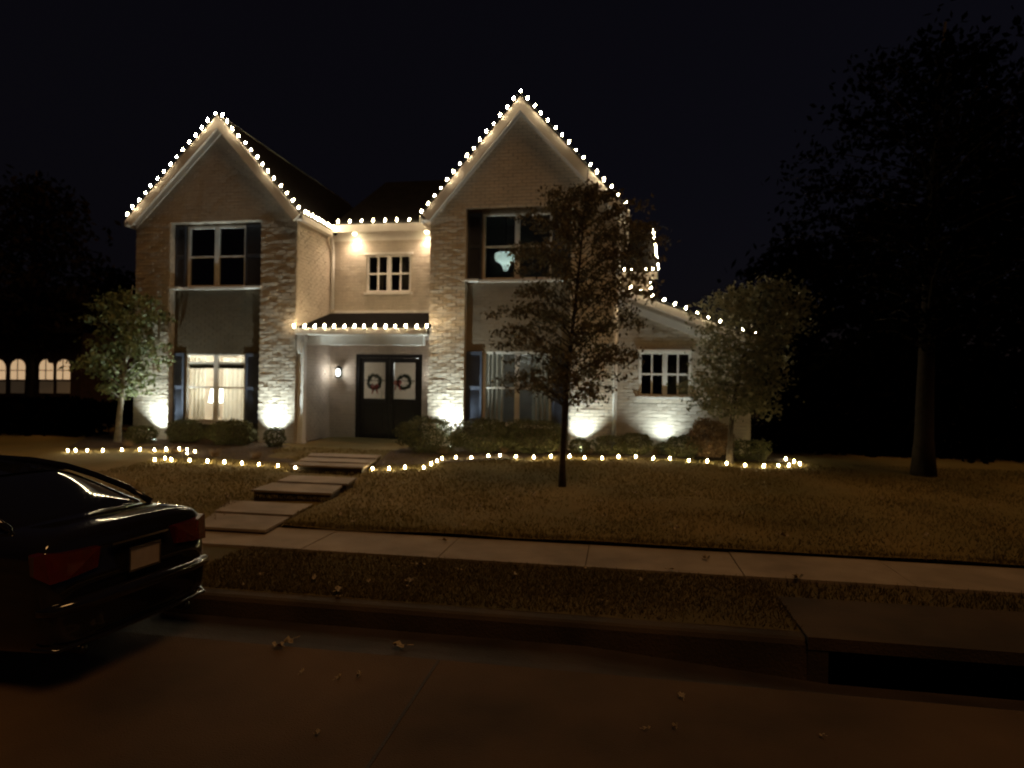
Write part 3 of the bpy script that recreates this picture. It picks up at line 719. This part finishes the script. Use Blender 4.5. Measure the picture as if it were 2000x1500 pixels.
# walkway slabs
SL = [((377, 1029), (522, 1034), (410, 1004), (572, 1007)), ((412, 1000), (578, 1003), (440, 979), (617, 982)),
      ((485, 958), (652, 962), (525, 944), (674, 946)), ((535, 941), (684, 943), (562, 929), (702, 931)),
      ((556, 909), (715, 911), (574, 903), (727, 905)), ((574, 901), (729, 903), (592, 894), (741, 896)), ((592, 892), (741, 893), (600, 886), (752, 887))]
LV = [.225, .245, .345, .355, .445, .45, .455]
print('INFO slabs', [tuple(round(v, 2) for v in atZ(*s[0], l+.06)) for s, l in zip(SL, LV)], [tuple(round(v, 2) for v in atZ(*s[1], l+.06)) for s, l in zip(SL, LV)])
quads = []
for s, l in zip(SL, LV):
    q = [atZ(*p, l+.025) for p in s]; quads.append((min(q[0].y, q[1].y), max(q[2].y, q[3].y), q[0].x, q[1].x, q[2].x, q[3].x))
sheet('lawn', -60, 60, [7.235, 7.27, 7.4]+frange(7.8, 17, 24), M['lawn'], .015, 900, .035, lambda x, y: lawnz(x, y)-(.10 if any(a-.1 <= y <= b+.1 and min(c, e)+.02 < x < max(d_, f)-.02 for a, b, c, d_, e, f in quads) else 0))
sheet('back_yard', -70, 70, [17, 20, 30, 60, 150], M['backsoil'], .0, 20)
# mulch beds
def bed(label_pts, m=M['soil']):
    mb = MB(); mb.face([(p.x, p.y, lawnz(p.x, p.y)+.035) for p in label_pts]); return mb
for pts in ([onG(590, 912), onG(440, 903), onG(300, 899), onG(385, 884), onG(130, 880)]+[Vector((XL0-2.2, 15.5, 0)), Vector((XL1+.1, 15.5, 0)), Vector((XL1+.1, 12.9, 0))],
            [onG(728, 917), onG(830, 913), onG(865, 897), onG(1000, 892), onG(1240, 892), onG(1420, 905), onG(1545, 910), onG(1530, 893), Vector((XR1+.6, 15, 0)), Vector((XC0-.2, 15, 0)), Vector((XC0-.5, 13.4, 0))]):
    mb = MB()
    c = sum(pts, Vector())/len(pts); N = len(pts)
    for i in range(N):
        p, q = pts[i], pts[(i+1) % N]
        mb.face([(c.x, c.y, lawnz(c.x, c.y)+.05), (p.x, p.y, lawnz(p.x, p.y)+.03), (q.x, q.y, lawnz(q.x, q.y)+.03)])
    tag(mb.build('mulch_bed', M['soil']), kind='structure')
mb = MB()
for s, l in zip(SL, LV):
    z = l+.025; a, b, c, d_ = [atZ(*q, z) for q in s]
    y0 = (a.y+b.y)/2; y1 = (c.y+d_.y)/2
    A = (a.x, y0); B = (b.x, y0); C = (d_.x, y1); D = (c.x, y1)
    mb.hexa([(*A, z-.03), (*B, z-.03), (*C, z-.03), (*D, z-.03), (*A, z), (*B, z), (*C, z), (*D, z)])
    k = .03; mb.hexa([(A[0]+k, y0+k, z-.3), (B[0]-k, y0+k, z-.3), (C[0]-k, y1-.01, z-.3), (D[0]+k, y1-.01, z-.3), (A[0]+k, y0+k, z-.031), (B[0]-k, y0+k, z-.031), (C[0]-k, y1-.01, z-.031), (D[0]+k, y1-.01, z-.031)], 1)  # dark riser boxes: shade below the slab edges put into the colour
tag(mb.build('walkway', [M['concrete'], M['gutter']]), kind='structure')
# lawn blades
mb = MB()
def slabhit(x, y): 
    return -6.3 < x < -3.6 and False
def blades(n, x0, x1, y0, y1, h0, h1, zf, dens=None):
    for _ in range(n):
        x = random.uniform(x0, x1); y = y0+(y1-y0)*random.random()**1.2
        if noise.noise(Vector((x*.7, y*.7, 3))) < random.uniform(-.7, .1): continue
        if y < 6.34 and x < -3.85-(y-5.08)*.55+.03: continue
        if any(a <= y <= b and c <= x <= d_ for a, b, c, d_, _, _ in quads): continue
        z = zf(x, y)-.005; h = random.uniform(h0, h1); a = random.uniform(0, PI); w = .007
        dx, dy = math.cos(a)*w, math.sin(a)*w; b = len(mb.v); lx_, ly_ = random.gauss(0, .018), random.gauss(0, .018)
        mb.v += [(x-dx, y-dy, z), (x+dx, y+dy, z), (x+lx_, y+ly_, z+h)]; mb.f.append((b, b+1, b+2)); mb.m.append(0)
vb = None
blades(4000, DX0, 9, 5.87, 6.33, .03, .06, lambda x, y: gh(y)+.005)
blades(27000, -3.95, DX0, 5.1, 6.33, .02, .045, lambda x, y: gh(y)+.01)
tag(mb.build('grass', M['vergeblade']), 'short patchy winter grass on the strip between road and sidewalk', 'grass', kind='stuff')
mb = MB(); blades(90000, -9, 9, 7.25, 13.6, .02, .05, lambda x, y: lawnz(x, y)+.02)
blades(9000, -10, 12, 7.24, 7.32, .03, .07, lambda x, y: lawnz(x, y)+.01)
tag(mb.build('grass', M['lawnblade']), 'short patchy winter grass on the front lawn', 'grass', kind='stuff')
# fallen leaves
LVS = [(750, 957), (935, 1000), (690, 1030), (665, 1017), (1450, 1016), (820, 1112), (612, 1140), (800, 1147), (660, 1163), (543, 1268), (565, 1258), (780, 1266), (1560, 1138), (868, 1058), (1180, 1020), (1240, 972), (1320, 1045), (905, 1038), (1530, 1060), (990, 985), (1810, 1058), (445, 982), (1005, 1130), (1380, 1095)]
random.seed(99)
LVS += [(random.uniform(430, 1950), random.uniform(960, 1030)) for _ in range(22)]+[(random.uniform(450, 1500), random.uniform(1115, 1190)) for _ in range(12)]+[(random.uniform(450, 1900), random.uniform(1290, 1470)) for _ in range(8)]
mb = MB(); n = 9
rim = [(.055*math.cos(a)*(1 if i % 2 == 0 else .62), .04*math.sin(a)*(1 if i % 2 == 0 else .62), .012*math.sin(3*a)+.012) for i, a in ((i, i*2*PI/14) for i in range(14))]
for i in range(14): mb.face([(0, 0, .004), rim[i], rim[(i+1) % 14]])
mb.tube([(-.05, 0, .008), (-.09, .01, .012)], .003, 4)
lf = mb.build('fallen_leaf', M['fallen'])
for i, (x, y) in enumerate(LVS):
    o = lf if i == 0 else lf.copy()
    if i: COL.objects.link(o)
    p = onG(x, y); z = (gh(p.y) if p.y < 7.23 else lawnz(p.x, p.y))+.03
    if p.y < 4.9: z = .004
    if 6.34 < p.y < 7.23: z = .198
    o.location = (p.x, p.y, z+.012); s = random.uniform(.7, 1.2) if i < 24 else random.uniform(.35, .7); o.scale = (s, s, s*random.uniform(.8, 2)); o.rotation_euler = (random.uniform(-.5, .2), random.uniform(-.3, .3), random.uniform(0, 6))
    where = 'road' if p.y < 4.9 else 'grass strip beside the road' if p.y < 6.34 else 'front lawn or its path'
    tag(o, 'pale dry leaf lying on the '+where, 'leaf', 'fallen leaves on the '+where)

# ------------------------------------------------------------------ vegetation
def shrub(px, py, w, h, label, m='shrubleaf', leaf=.05, dens=1.0, Y=None, boxy=False, name='shrub', cat='shrub'):
    "px,py = bottom centre in the photo grid, w,h in metres"
    p = onG(px, py) if Y is None else Vector((atY(px, py, Y).x, Y, gh(Y)))
    p.z = lawnz(p.x, p.y)
    t = thing(name, label, cat, p, 0, 'shrubs planted along the house front')
    mb = MB()
    nl = int(2600*dens*max(.5, w*h/.5)); sd_ = random.uniform(0, 50)
    for _ in range(nl):
        u = Vector((random.gauss(0, 1), random.gauss(0, 1), random.gauss(0, 1))).normalized()
        if boxy: mxx = max(abs(u.x), abs(u.y), abs(u.z)); u = u/mxx*.85
        r = random.uniform(.55, 1.0)**.5*(1+.28*noise.noise(u*2.2+Vector((sd_, 0, 0))))
        q = Vector((u.x*w/2*r, u.y*w*.42*r, h*.5+u.z*h*.5*r))
        if q.z < .02: q.z = random.uniform(.02, .1)
        mb.leaf(q, leaf*random.uniform(.6, 1.3), .55)
    mb.build('foliage', M[m], t)
    mb = MB()
    for k in range(7):
        a = k*.9; mb.tube([(0, 0, -.03), (math.cos(a)*w*.15, math.sin(a)*w*.12, h*.35), (math.cos(a)*w*.33, math.sin(a)*w*.26, h*.75)], [.015, .01, .004], 5)
    mb.build('stems', M['bark'], t)
SH = [(275, 876, .75, .45, 'small round bush at the foot of the left end pier', 13.4), (362, 885, .95, .6, 'low dark bush under the left side of the lit window', 13.7), (452, 886, 1.2, .62, 'dark bush under the right side of the lit window', 13.6),
      (537, 885, .5, .5, 'small bush at the foot of the pier left of the porch', 13.5),
      (838, 893, 1.6, .8, 'large rounded boxwood right of the porch steps', 13.5), (945, 893, 1.45, .76, 'bush under the left side of the dark window behind the front tree', 13.75), (1040, 893, 1.45, .78, 'bush under the right side of the dark window behind the front tree', 13.8),
      (1190, 888, .8, .45, 'small bush left of the right wing uplight', 14.0), (1242, 888, .8, .52, 'rounded bush just left of the glowing wall below the right window', 14.0),
      (1132, 885, .5, .36, 'low bush hiding the uplight right of the front tree', 14.0), (1296, 886, .42, .30, 'smallest bush, right under the glowing wall of the right wing', 14.2),
      (1335, 888, .8, .5, 'bush just right of the glowing wall below the right window', 13.9)]
for (x, y, w, h, l, Y) in SH: shrub(x, y, w, h, l, Y=Y)
shrub(1385, 893, .95, .85, 'wispy brownish ornamental bush near the corner of the right wing', 'drygrass', .07, .8, Y=14.0)
shrub(1466, 897, .8, .46, 'low boxy hedge at the right corner of the house', Y=13.9, boxy=True)
# tufts of low edging plants behind the bulbs
random.seed(21)
for i, (x, y) in enumerate([(865, 893), (985, 891), (1085, 890), (1150, 892), (1215, 892), (1280, 894), (420, 898), (340, 893), (250, 879), (500, 903)]):
    p = onG(x, y); p.z = lawnz(p.x, p.y)+.02
    mb = MB()
    for _ in range(260):
        a = random.uniform(0, 2*PI); l = random.uniform(.12, .26); q = Vector((random.gauss(0, .03), random.gauss(0, .03), 0)); e = q+Vector((math.cos(a)*l*.7, math.sin(a)*l*.7, l*random.uniform(.4, 1)))
        s = Vector((-math.sin(a), math.cos(a), 0))*.004; b = len(mb.v); mb.v += [tuple(q-s), tuple(q+s), tuple(e)]; mb.f.append((b, b+1, b+2)); mb.m.append(0)
    o = mb.build('grass_tuft', M['drygrass']); o.location = p
    tag(o, 'small tuft of arching blades in the mulch behind the lawn bulbs', 'plant', 'small tufts in the mulch beds')

def tree(label, base, H, r0, prof, m, bark, leaf=.08, nb=90, lpb=110, lean=(0, 0), t0=.25, spread=.14, up=.35, name='tree', droop=.3, bend=.1, yk=.8, asp=.5, grp=None, clump=False):
    t = thing(name, label, 'tree', base, 0, grp)
    mb = MB(); N = 12; sp = random.uniform(0, 99)
    def ax(s): return Vector((lean[0]*s*s+bend*math.sin(s*5+sp)*s*.5, lean[1]*s*s+bend*.5*math.sin(s*4+sp)*s, H*s))
    mb.tube([ax(i/N)+Vector((0, 0, -.1 if i == 0 else 0)) for i in range(N+1)], [r0*(1.35 if i == 0 else 1)*(1-.88*i/N) for i in range(N+1)], 9)
    cr = MB()
    for k in range(nb):
        s = t0+(1-t0)*(k+random.random())/nb; a = k*2.399+random.gauss(0, .35)
        L = prof((s-t0)/(1-t0))*random.uniform(.6, 1.12)
        st = ax(max(t0*.85, s-.08)); d = Vector((math.cos(a), math.sin(a)*yk, 0)); rise = L*up*random.uniform(.4, 1.4)
        P = [st, st+d*L*.35+Vector((0, 0, rise*.6)), st+d*L*.7+Vector((random.gauss(0, .05), random.gauss(0, .05), rise)), st+d*L+Vector((0, 0, rise*(1-droop)))]
        rb = max(.004, r0*.28*(1-s*.7))
        mb.tube(P, [rb, rb*.6, rb*.35, rb*.15], 5)
        if clump:
            cs = [(P[2].lerp(P[3], random.random())+Vector([random.gauss(0, spread) for _ in range(3)])) for _ in range(4)]
        for j in range(int(lpb*(.4+L/max(.3, prof(.4))*.6))):
            u = random.random()**.7*3; i = min(2, int(u)); q = P[i].lerp(P[i+1], u-i)
            if i == 0 and u < .5: continue
            if clump: q = random.choice(cs); w_ = spread*.7
            else: w_ = spread*(.35+.65*random.random())
            q = q+Vector((random.gauss(0, w_), random.gauss(0, w_), random.gauss(0, w_*.7)))
            cr.leaf(q, leaf*random.uniform(.6, 1.3), asp, Vector((0, 0, -.6)) if droop > .2 else None)
    mb.build('trunk', M[bark], t, True); cr.build('crown', M[m], t)
    return t
random.seed(5)
def lin(pts):
    def f(s):
        for (a, va), (b, vb) in zip(pts, pts[1:]):
            if s <= b: return va+(vb-va)*(s-a)/(b-a)
        return pts[-1][1]
    return f
cb = onG(1098, 958); cb.z = lawnz(cb.x, cb.y)
zc = (cb-CAM).dot(FWD); print('INFO tree depth', zc, 'px/m', FPX/zc)
tree('slender dark leafed tree on the lawn in front of the right gable', cb, (958-336)/FPX*zc, .055,
     lin([(0, 1.0), (.15, 1.2), (.4, 1.45), (.65, 1.4), (.85, .95), (1, .45)]), 'oakleaf', 'bark', .075, 115, 165, lean=(.38, 0), t0=.30, spread=.095, up=.45, droop=.25, bend=.12)
lb = atY(230, 868, 13.5); lb.z = lawnz(0, 13.5)
tree('leafy young tree lit from below at the left end of the house', lb, 3.75, .075, lin([(0, .8), (.2, 1.25), (.5, 1.3), (.8, .9), (1, .3)]), 'greenleaf', 'palebark', .13, 48, 90, lean=(.45, 0), t0=.32, spread=.15, up=.45, droop=.1, bend=.15)
rb = atY(1425, 895, 13.3); rb.z = lawnz(0, 13.3)
tree('pale green small tree in front of the right corner of the house', rb, 3.85, .06, lin([(0, .7), (.2, 1.15), (.5, .95), (.75, 1.25), (.92, .9), (1, .4)]), 'greyleaf', 'bark', .10, 84, 120, lean=(.75, 0), t0=.32, spread=.17, up=.1, droop=.1, bend=.1)
bb = onG(1803, 934); bb.z = lawnz(bb.x, bb.y)
tree('tall dark tree with a bare lower trunk at the right of the lawn', bb, 8.2, .17, lin([(0, 1.2), (.2, 2.1), (.5, 2.6), (.8, 2.0), (1, .6)]), 'blackleaf', 'darkwood', .16, 80, 120, lean=(.3, 0), t0=.33, spread=.32, up=.35, droop=.1)
# far trees
FT = 'dark trees standing beyond the house'
def fartree(px, Y, H, W, label, m='blackleaf', lf=.4, nb=55):
    p = atY(px, 800, Y); p.z = gh(Y)
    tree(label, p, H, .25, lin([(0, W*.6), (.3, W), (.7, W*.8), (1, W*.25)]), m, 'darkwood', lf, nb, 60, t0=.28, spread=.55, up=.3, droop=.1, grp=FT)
fartree(60, 24, 10.5, 3.4, 'large rounded brownish tree above the neighbouring house at the far left', 'darkleaf', .35, 90)
fartree(215, 30, 7.5, 2.6, 'lower dark tree between the far left tree and the left gable', 'blackleaf')
fartree(1560, 24, 7.0, 2.8, 'dark tree immediately right of the low right wing')
fartree(1720, 28, 9.5, 3.6, 'dark tree behind and left of the bare trunk at the right')
fartree(1920, 22, 11, 3.6, 'tall reddish dark tree at the right edge of the view', 'darkleaf', .3, 80)
fartree(2080, 17, 8, 3.0, 'dark tree partly cut off by the right edge of the view')
# dark hedge line at both sides, added to blot out sunlit ground
def hedge(p0, p1, h, label):
    mb = MB(); L = (p1-p0).length
    for _ in range(int(L*h*520)):
        t = random.random(); q = p0.lerp(p1, t); z = random.random()*h*(.85+.3*noise.noise(Vector((t*L*.5, 0, 9))))
        q = q+Vector((random.gauss(0, .3), random.gauss(0, .3), z)); mb.leaf(q, .26*random.uniform(.6, 1.3), .6)
    o = mb.build('hedge', M['blackleaf']); shift_origin(o, (p0+p1)/2); tag(o, label, 'hedge')
hedge(Vector((XR1+.45, 16.0, .5)), Vector((26, 13.6, .45)), 3.0, 'tall dark hedge added to black out the gap right of the house')
hedge(Vector((-34, 15.5, .5)), Vector((XL0-1.6, 14.6, .5)), .95, 'low dark hedge added to darken the ground beyond the lawn lights at the far left')
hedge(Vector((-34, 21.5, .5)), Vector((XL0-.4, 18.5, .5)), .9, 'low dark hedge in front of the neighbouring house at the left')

# ------------------------------------------------------------------ neighbour house
YN = 24.0
NX = atY(158, 740, YN).x
nh = thing('neighbour_house', 'dark brick neighbouring house with lit arched windows at the left edge', 'house', (NX-7, YN, .5))
NL = Vector(nh.location)
def nb_(mb, name, m, parent=None):
    o = mb.build(name, m, parent or nh)
    if parent is None: o.location = -NL
    return o
mb = MB(); mb.box(NX-14, NX, YN, YN+7, .3, 4.0); nb_(mb, 'wall', M['darkbrick'])
mb = MB(); slab(mb, (NX-14.4, YN-.4, 3.95), (NX+.4, YN-.4, 3.95), (NX-3, YN+3.6, 6.6), (NX-11, YN+3.6, 6.6)); nb_(mb, 'roof', [M['roof'], M['darkbrick']])
def arched(px0, px1, py0, py1, m):
    x0, x1, z0, z1 = rect(px0, px1, py0, py1, YN); r = (x1-x0)/2; cx = (x0+x1)/2; zs = z1-r
    for (sc, y, nm, mm) in ((1.0, YN-.03, 'window', m),):
        mb = MB(); pts = [(x0, y, z0), (x1, y, z0)]+[(cx+r*math.cos(a*PI/12), y, zs+r*math.sin(a*PI/12)) for a in range(13)]
        mb.face(pts); back = [(p[0], YN+.0, p[2]) for p in pts]; N_ = len(pts)
        for i in range(N_): mb.face([pts[i], back[i], back[(i+1) % N_], pts[(i+1) % N_]])
        w = nb_(mb, nm, m)
    mb = MB(); mb.box(cx-.018, cx+.018, YN-.05, YN-.031, z0, z1); mb.box(x0, x1, YN-.05, YN-.031, z0+.45*(z1-z0)-.018, z0+.45*(z1-z0)+.018)
    mb.build('frame', M['darkbrick'], w)
for (a, b) in ((-60, -32), (-18, 11), (22, 50), (78, 104), (112, 137)): arched(a, b, 702, 741, M['neigh'])
for (a, b) in ((-18, 11), (22, 50), (78, 104), (112, 137)):
    x0, x1, z0, z1 = rect(a, b, 745, 768, YN); mb = MB(); mb.box(x0, x1, YN-.03, YN, z0, z1); nb_(mb, 'lower_pane', M['neighdim'])

# ------------------------------------------------------------------ parked car
car = thing('parked_car', 'black sedan parked at the kerb, seen from its rear right of centre', 'car', (-3.30, 4.016, 0), PI-.1035); car.scale = (1.0, .79, .94)
car['label'] = 'black sedan standing at the kerb cut facing left, its rear and licence plate in view'
W = .89
def loft(st, n_close=True):
    mb = MB(); k = len(st[0]); full = []
    for s in st:
        r = list(s)+[(x, -y, z) for x, y, z in s[::-1]]
        full.append(len(mb.v)); mb.v += r
    K = 2*k
    for a, b in zip(full, full[1:]):
        for i in range(K-1): mb.f.append((a+i, a+i+1, b+i+1, b+i)); mb.m.append(0)
        mb.f.append((a+K-1, a, b, b+K-1)); mb.m.append(0)
    for a, rev in ((full[0], 1), (full[-1], 0)):
        for i in range(k-1):
            q = (a+i, a+i+1, a+K-2-i, a+K-1-i); mb.f.append(q if not rev else q[::-1]); mb.m.append(0)
    return mb
def sec(x, w, zb, zt, sh, crown=.025):
    # half section from bottom centre-ish to top
    return [(x, w*.55, zb), (x, w*.93, zb+.03), (x, w*.995, zb+.16), (x, w, (zb+sh)*.52), (x, w*.975, sh-.10), (x, w*.945, sh-.02), (x, w*.86, zt-.005), (x, w*.5, zt+crown)]
st = [sec(.02, W*.80, .34, .66, .62, .0), sec(.0, W*.86, .30, .70, .66, 0), sec(.03, W*.93, .26, .78, .74, 0.0), sec(.07, W*.955, .24, .99, .96, .01), sec(.10, W*.965, .23, 1.035, 1.0, .012),
      sec(.22, W*.98, .21, 1.045, 1.0), sec(.55, W, .19, 1.04, 1.0), sec(.9, W, .18, 1.02, .99), sec(1.5, W, .18, 1.0, .97), sec(2.6, W, .18, .98, .95), sec(3.3, W, .18, .97, .93), sec(3.9, W*.99, .19, .93, .88), sec(4.4, W*.95, .22, .84, .80), sec(4.62, W*.86, .26, .72, .68), sec(4.7, W*.72, .32, .60, .56)]
mb = loft(st); body = mb.build('body', M['carpaint'], car, True)
m_ = body.modifiers.new('Subdivision', 'SUBSURF'); m_.levels = 2; m_.render_levels = 2
def cab(x, wb, wt, zb, zt): return [(x, wb*.6, zb-.03), (x, wb, zb), (x, (wb+wt)/2+.02, (zb+zt)/2), (x, wt, zt-.03), (x, wt*.86, zt), (x, wt*.4, zt+.012)]
mb = loft([cab(.48, .70, .66, 1.03, 1.045), cab(.60, .73, .66, 1.03, 1.10), cab(1.0, .76, .62, 1.02, 1.25), cab(1.32, .78, .58, 1.0, 1.335), cab(1.9, .79, .57, 1.0, 1.365), cab(2.6, .79, .58, .98, 1.34), cab(3.1, .76, .62, .97, 1.14), cab(3.45, .72, .66, .96, 1.0)])
g = mb.build('cabin_glass', M['carglass'], car, True); m_ = g.modifiers.new('Subdivision', 'SUBSURF'); m_.levels = 2; m_.render_levels = 2
# roof skin and pillars
mb = MB()
rows = [(1.20, .575, 1.315), (1.5, .585, 1.355), (1.9, .585, 1.377), (2.3, .585, 1.373), (2.62, .59, 1.35)]
for (x0, w0, z0), (x1, w1, z1) in zip(rows, rows[1:]):
    for (p, q, dz) in ((-1, -.5, 0), (-.5, 0, 0), (0, .5, 0), (.5, 1, 0)):
        f_ = lambda t: -.03*abs(t)**3+.006
        mb.face([(x0, w0*p, z0+f_(p)), (x1, w1*p, z1+f_(p)), (x1, w1*q, z1+f_(q)), (x0, w0*q, z0+f_(q))])
mb.build('roof', M['carpaint'], car, True)
mb = MB()
for s in (-1, 1):
    mb.tube([(.47, s*.705, 1.045), (.7, s*.70, 1.15), (1.0, s*.655, 1.25), (1.25, s*.60, 1.32), (1.6, s*.585, 1.355), (2.2, s*.59, 1.36), (2.65, s*.60, 1.33), (3.1, s*.66, 1.14), (3.42, s*.71, .99)], .028, 8)
    mb.tube([(1.95, s*.79, .98), (1.95, s*.60, 1.35)], .03, 6)
mb.build('pillars', M['carpaint'], car, True)
for s in (-1, 1):
    mb = MB(); y = lambda t: s*(W*.955-t)
    P = [(.015, s*.40, .92), (.02, s*.42, .78), (.005, s*.70, .76), (.03, s*.82, .75), (.11, s*.872, .80), (.11, s*.872, .93), (.06, s*.845, .95), (.02, s*.70, .93)]
    P = [(x-.012, yy, z) for x, yy, z in P]
    c = (.02, s*.66, .83)
    outs = [(0, 1, 2, 7), (2, 3, 6, 7), (3, 4, 5, 6)]
    for q in outs: mb.face([P[i] for i in q])
    # give it depth
    Pi = [(x+.08, yy*.96, z) for x, yy, z in P]
    for i in range(8): mb.face([P[i], P[(i+1) % 8], Pi[(i+1) % 8], Pi[i]])
    mb.build('taillight', M['tail'], car)
mb = MB(); mb.box(-.035, -.022, -.155, .155, .70, .85); pl = mb.build('licence_plate', M['plate'], car)
mb = MB()
for (a, b, c, d_) in ((-.17, -.155, .685, .865), (.155, .17, .685, .865)): mb.box(-.042, -.02, a, b, c, d_)
mb.box(-.042, -.02, -.155, .155, .685, .699); mb.box(-.042, -.02, -.155, .155, .851, .865); mb.build('plate_frame', M['chrome'], pl)
mb = MB(); mb.box(-.008, .03, -.30, .30, .905, .92); mb.build('chrome_strip', M['chrome'], car)
mb = MB(); 
mb.tube([(.10, -.84, .56), (.02, -.80, .57), (-.035, -.55, .58), (-.05, 0, .585), (-.035, .55, .58), (.02, .80, .57), (.10, .84, .56)], [.03, .045, .05, .05, .05, .045, .03], 10)
mb.build('bumper', M['carpaint'], car, True)
mb = MB(); mb.tube([(.12, -.86, .33), (.0, -.78, .31), (-.02, -.4, .305), (-.02, .4, .305), (.0, .78, .31), (.12, .86, .33)], .014, 6); mb.build('lower_trim', M['carpaint'], car, True)
for s in (-1, 1):
    mb = MB(); mb.tube([(-.01, s*.55, .25), (.25, s*.55, .25)], .035, 10); mb.build('exhaust_tip', M['metal'], car, True)
for (x, s) in ((.98, 1), (.98, -1), (3.75, 1), (3.75, -1)):
    mb = MB()
    prof = [(.20, -.10), (.30, -.105), (.325, -.08), (.33, 0), (.325, .08), (.30, .105), (.20, .10)]
    n = 28
    for i in range(n):
        a0, a1 = i*2*PI/n, (i+1)*2*PI/n
        for (r0_, w0_), (r1_, w1_) in zip(prof, prof[1:]):
            mb.face([(r0_*math.cos(a0), w0_, r0_*math.sin(a0)), (r0_*math.cos(a1), w0_, r0_*math.sin(a1)), (r1_*math.cos(a1), w1_, r1_*math.sin(a1)), (r1_*math.cos(a0), w1_, r1_*math.sin(a0))])
    w = mb.build('wheel', M['rubber'], car, True, (x, s*.80, .33))
    mb = MB()
    for k in range(10):
        a = k*2*PI/10; mb.tube([(.04*math.cos(a), s*.09, .04*math.sin(a)), (.20*math.cos(a), s*.075, .20*math.sin(a))], .018, 5)
    mb.tube([(.205*math.cos(i*PI/14), s*.08, .205*math.sin(i*PI/14)) for i in range(29)], .015, 6, cap=False); mb.tube([(0, s*.07, 0), (0, s*.10, 0)], .045, 12)
    mb.build('rim', M['chrome'], w, True)

# ------------------------------------------------------------------ world, sun, render settings
w = bpy.data.worlds.new('World'); scene.world = w; w.use_nodes = True; nt = w.node_tree
bg = nt.nodes['Background']; sky = nt.nodes.new('ShaderNodeTexSky'); sky.sky_type = 'NISHITA'; sky.sun_disc = False
SE, SA = math.radians(50), math.radians(205)
sky.sun_elevation = math.radians(-3.0); sky.sun_rotation = math.radians(60)
mx = nt.nodes.new('ShaderNodeMixRGB'); mx.blend_type = 'ADD'; mx.inputs[0].default_value = 1
sc = nt.nodes.new('ShaderNodeMixRGB'); sc.blend_type = 'MULTIPLY'; sc.inputs[0].default_value = 1; sc.inputs[2].default_value = (.14, .14, .22, 1)
nt.links.new(sky.outputs[0], sc.inputs[1]); nt.links.new(sc.outputs[0], mx.inputs[1]); mx.inputs[2].default_value = (.030, .026, .040, 1)
nt.links.new(mx.outputs[0], bg.inputs[0]); bg.inputs[1].default_value = .07
sl = bpy.data.lights.new('sun', 'SUN'); sl.energy = .48; sl.angle = math.radians(20); sl.color = (1, .52, .18)
so = bpy.data.objects.new('sun', sl); COL.objects.link(so)
sdv = Vector((math.sin(math.radians(50))*math.cos(math.radians(63)), -math.cos(math.radians(50))*math.cos(math.radians(63)), math.sin(math.radians(63))))
so.rotation_euler = (-sdv).to_track_quat('-Z', 'Y').to_euler(); so.location = sdv*30
scene.view_settings.view_transform = 'Standard'; scene.view_settings.look = 'None'; scene.view_settings.exposure = 0; scene.view_settings.gamma = 1
scene.render.engine = 'CYCLES'
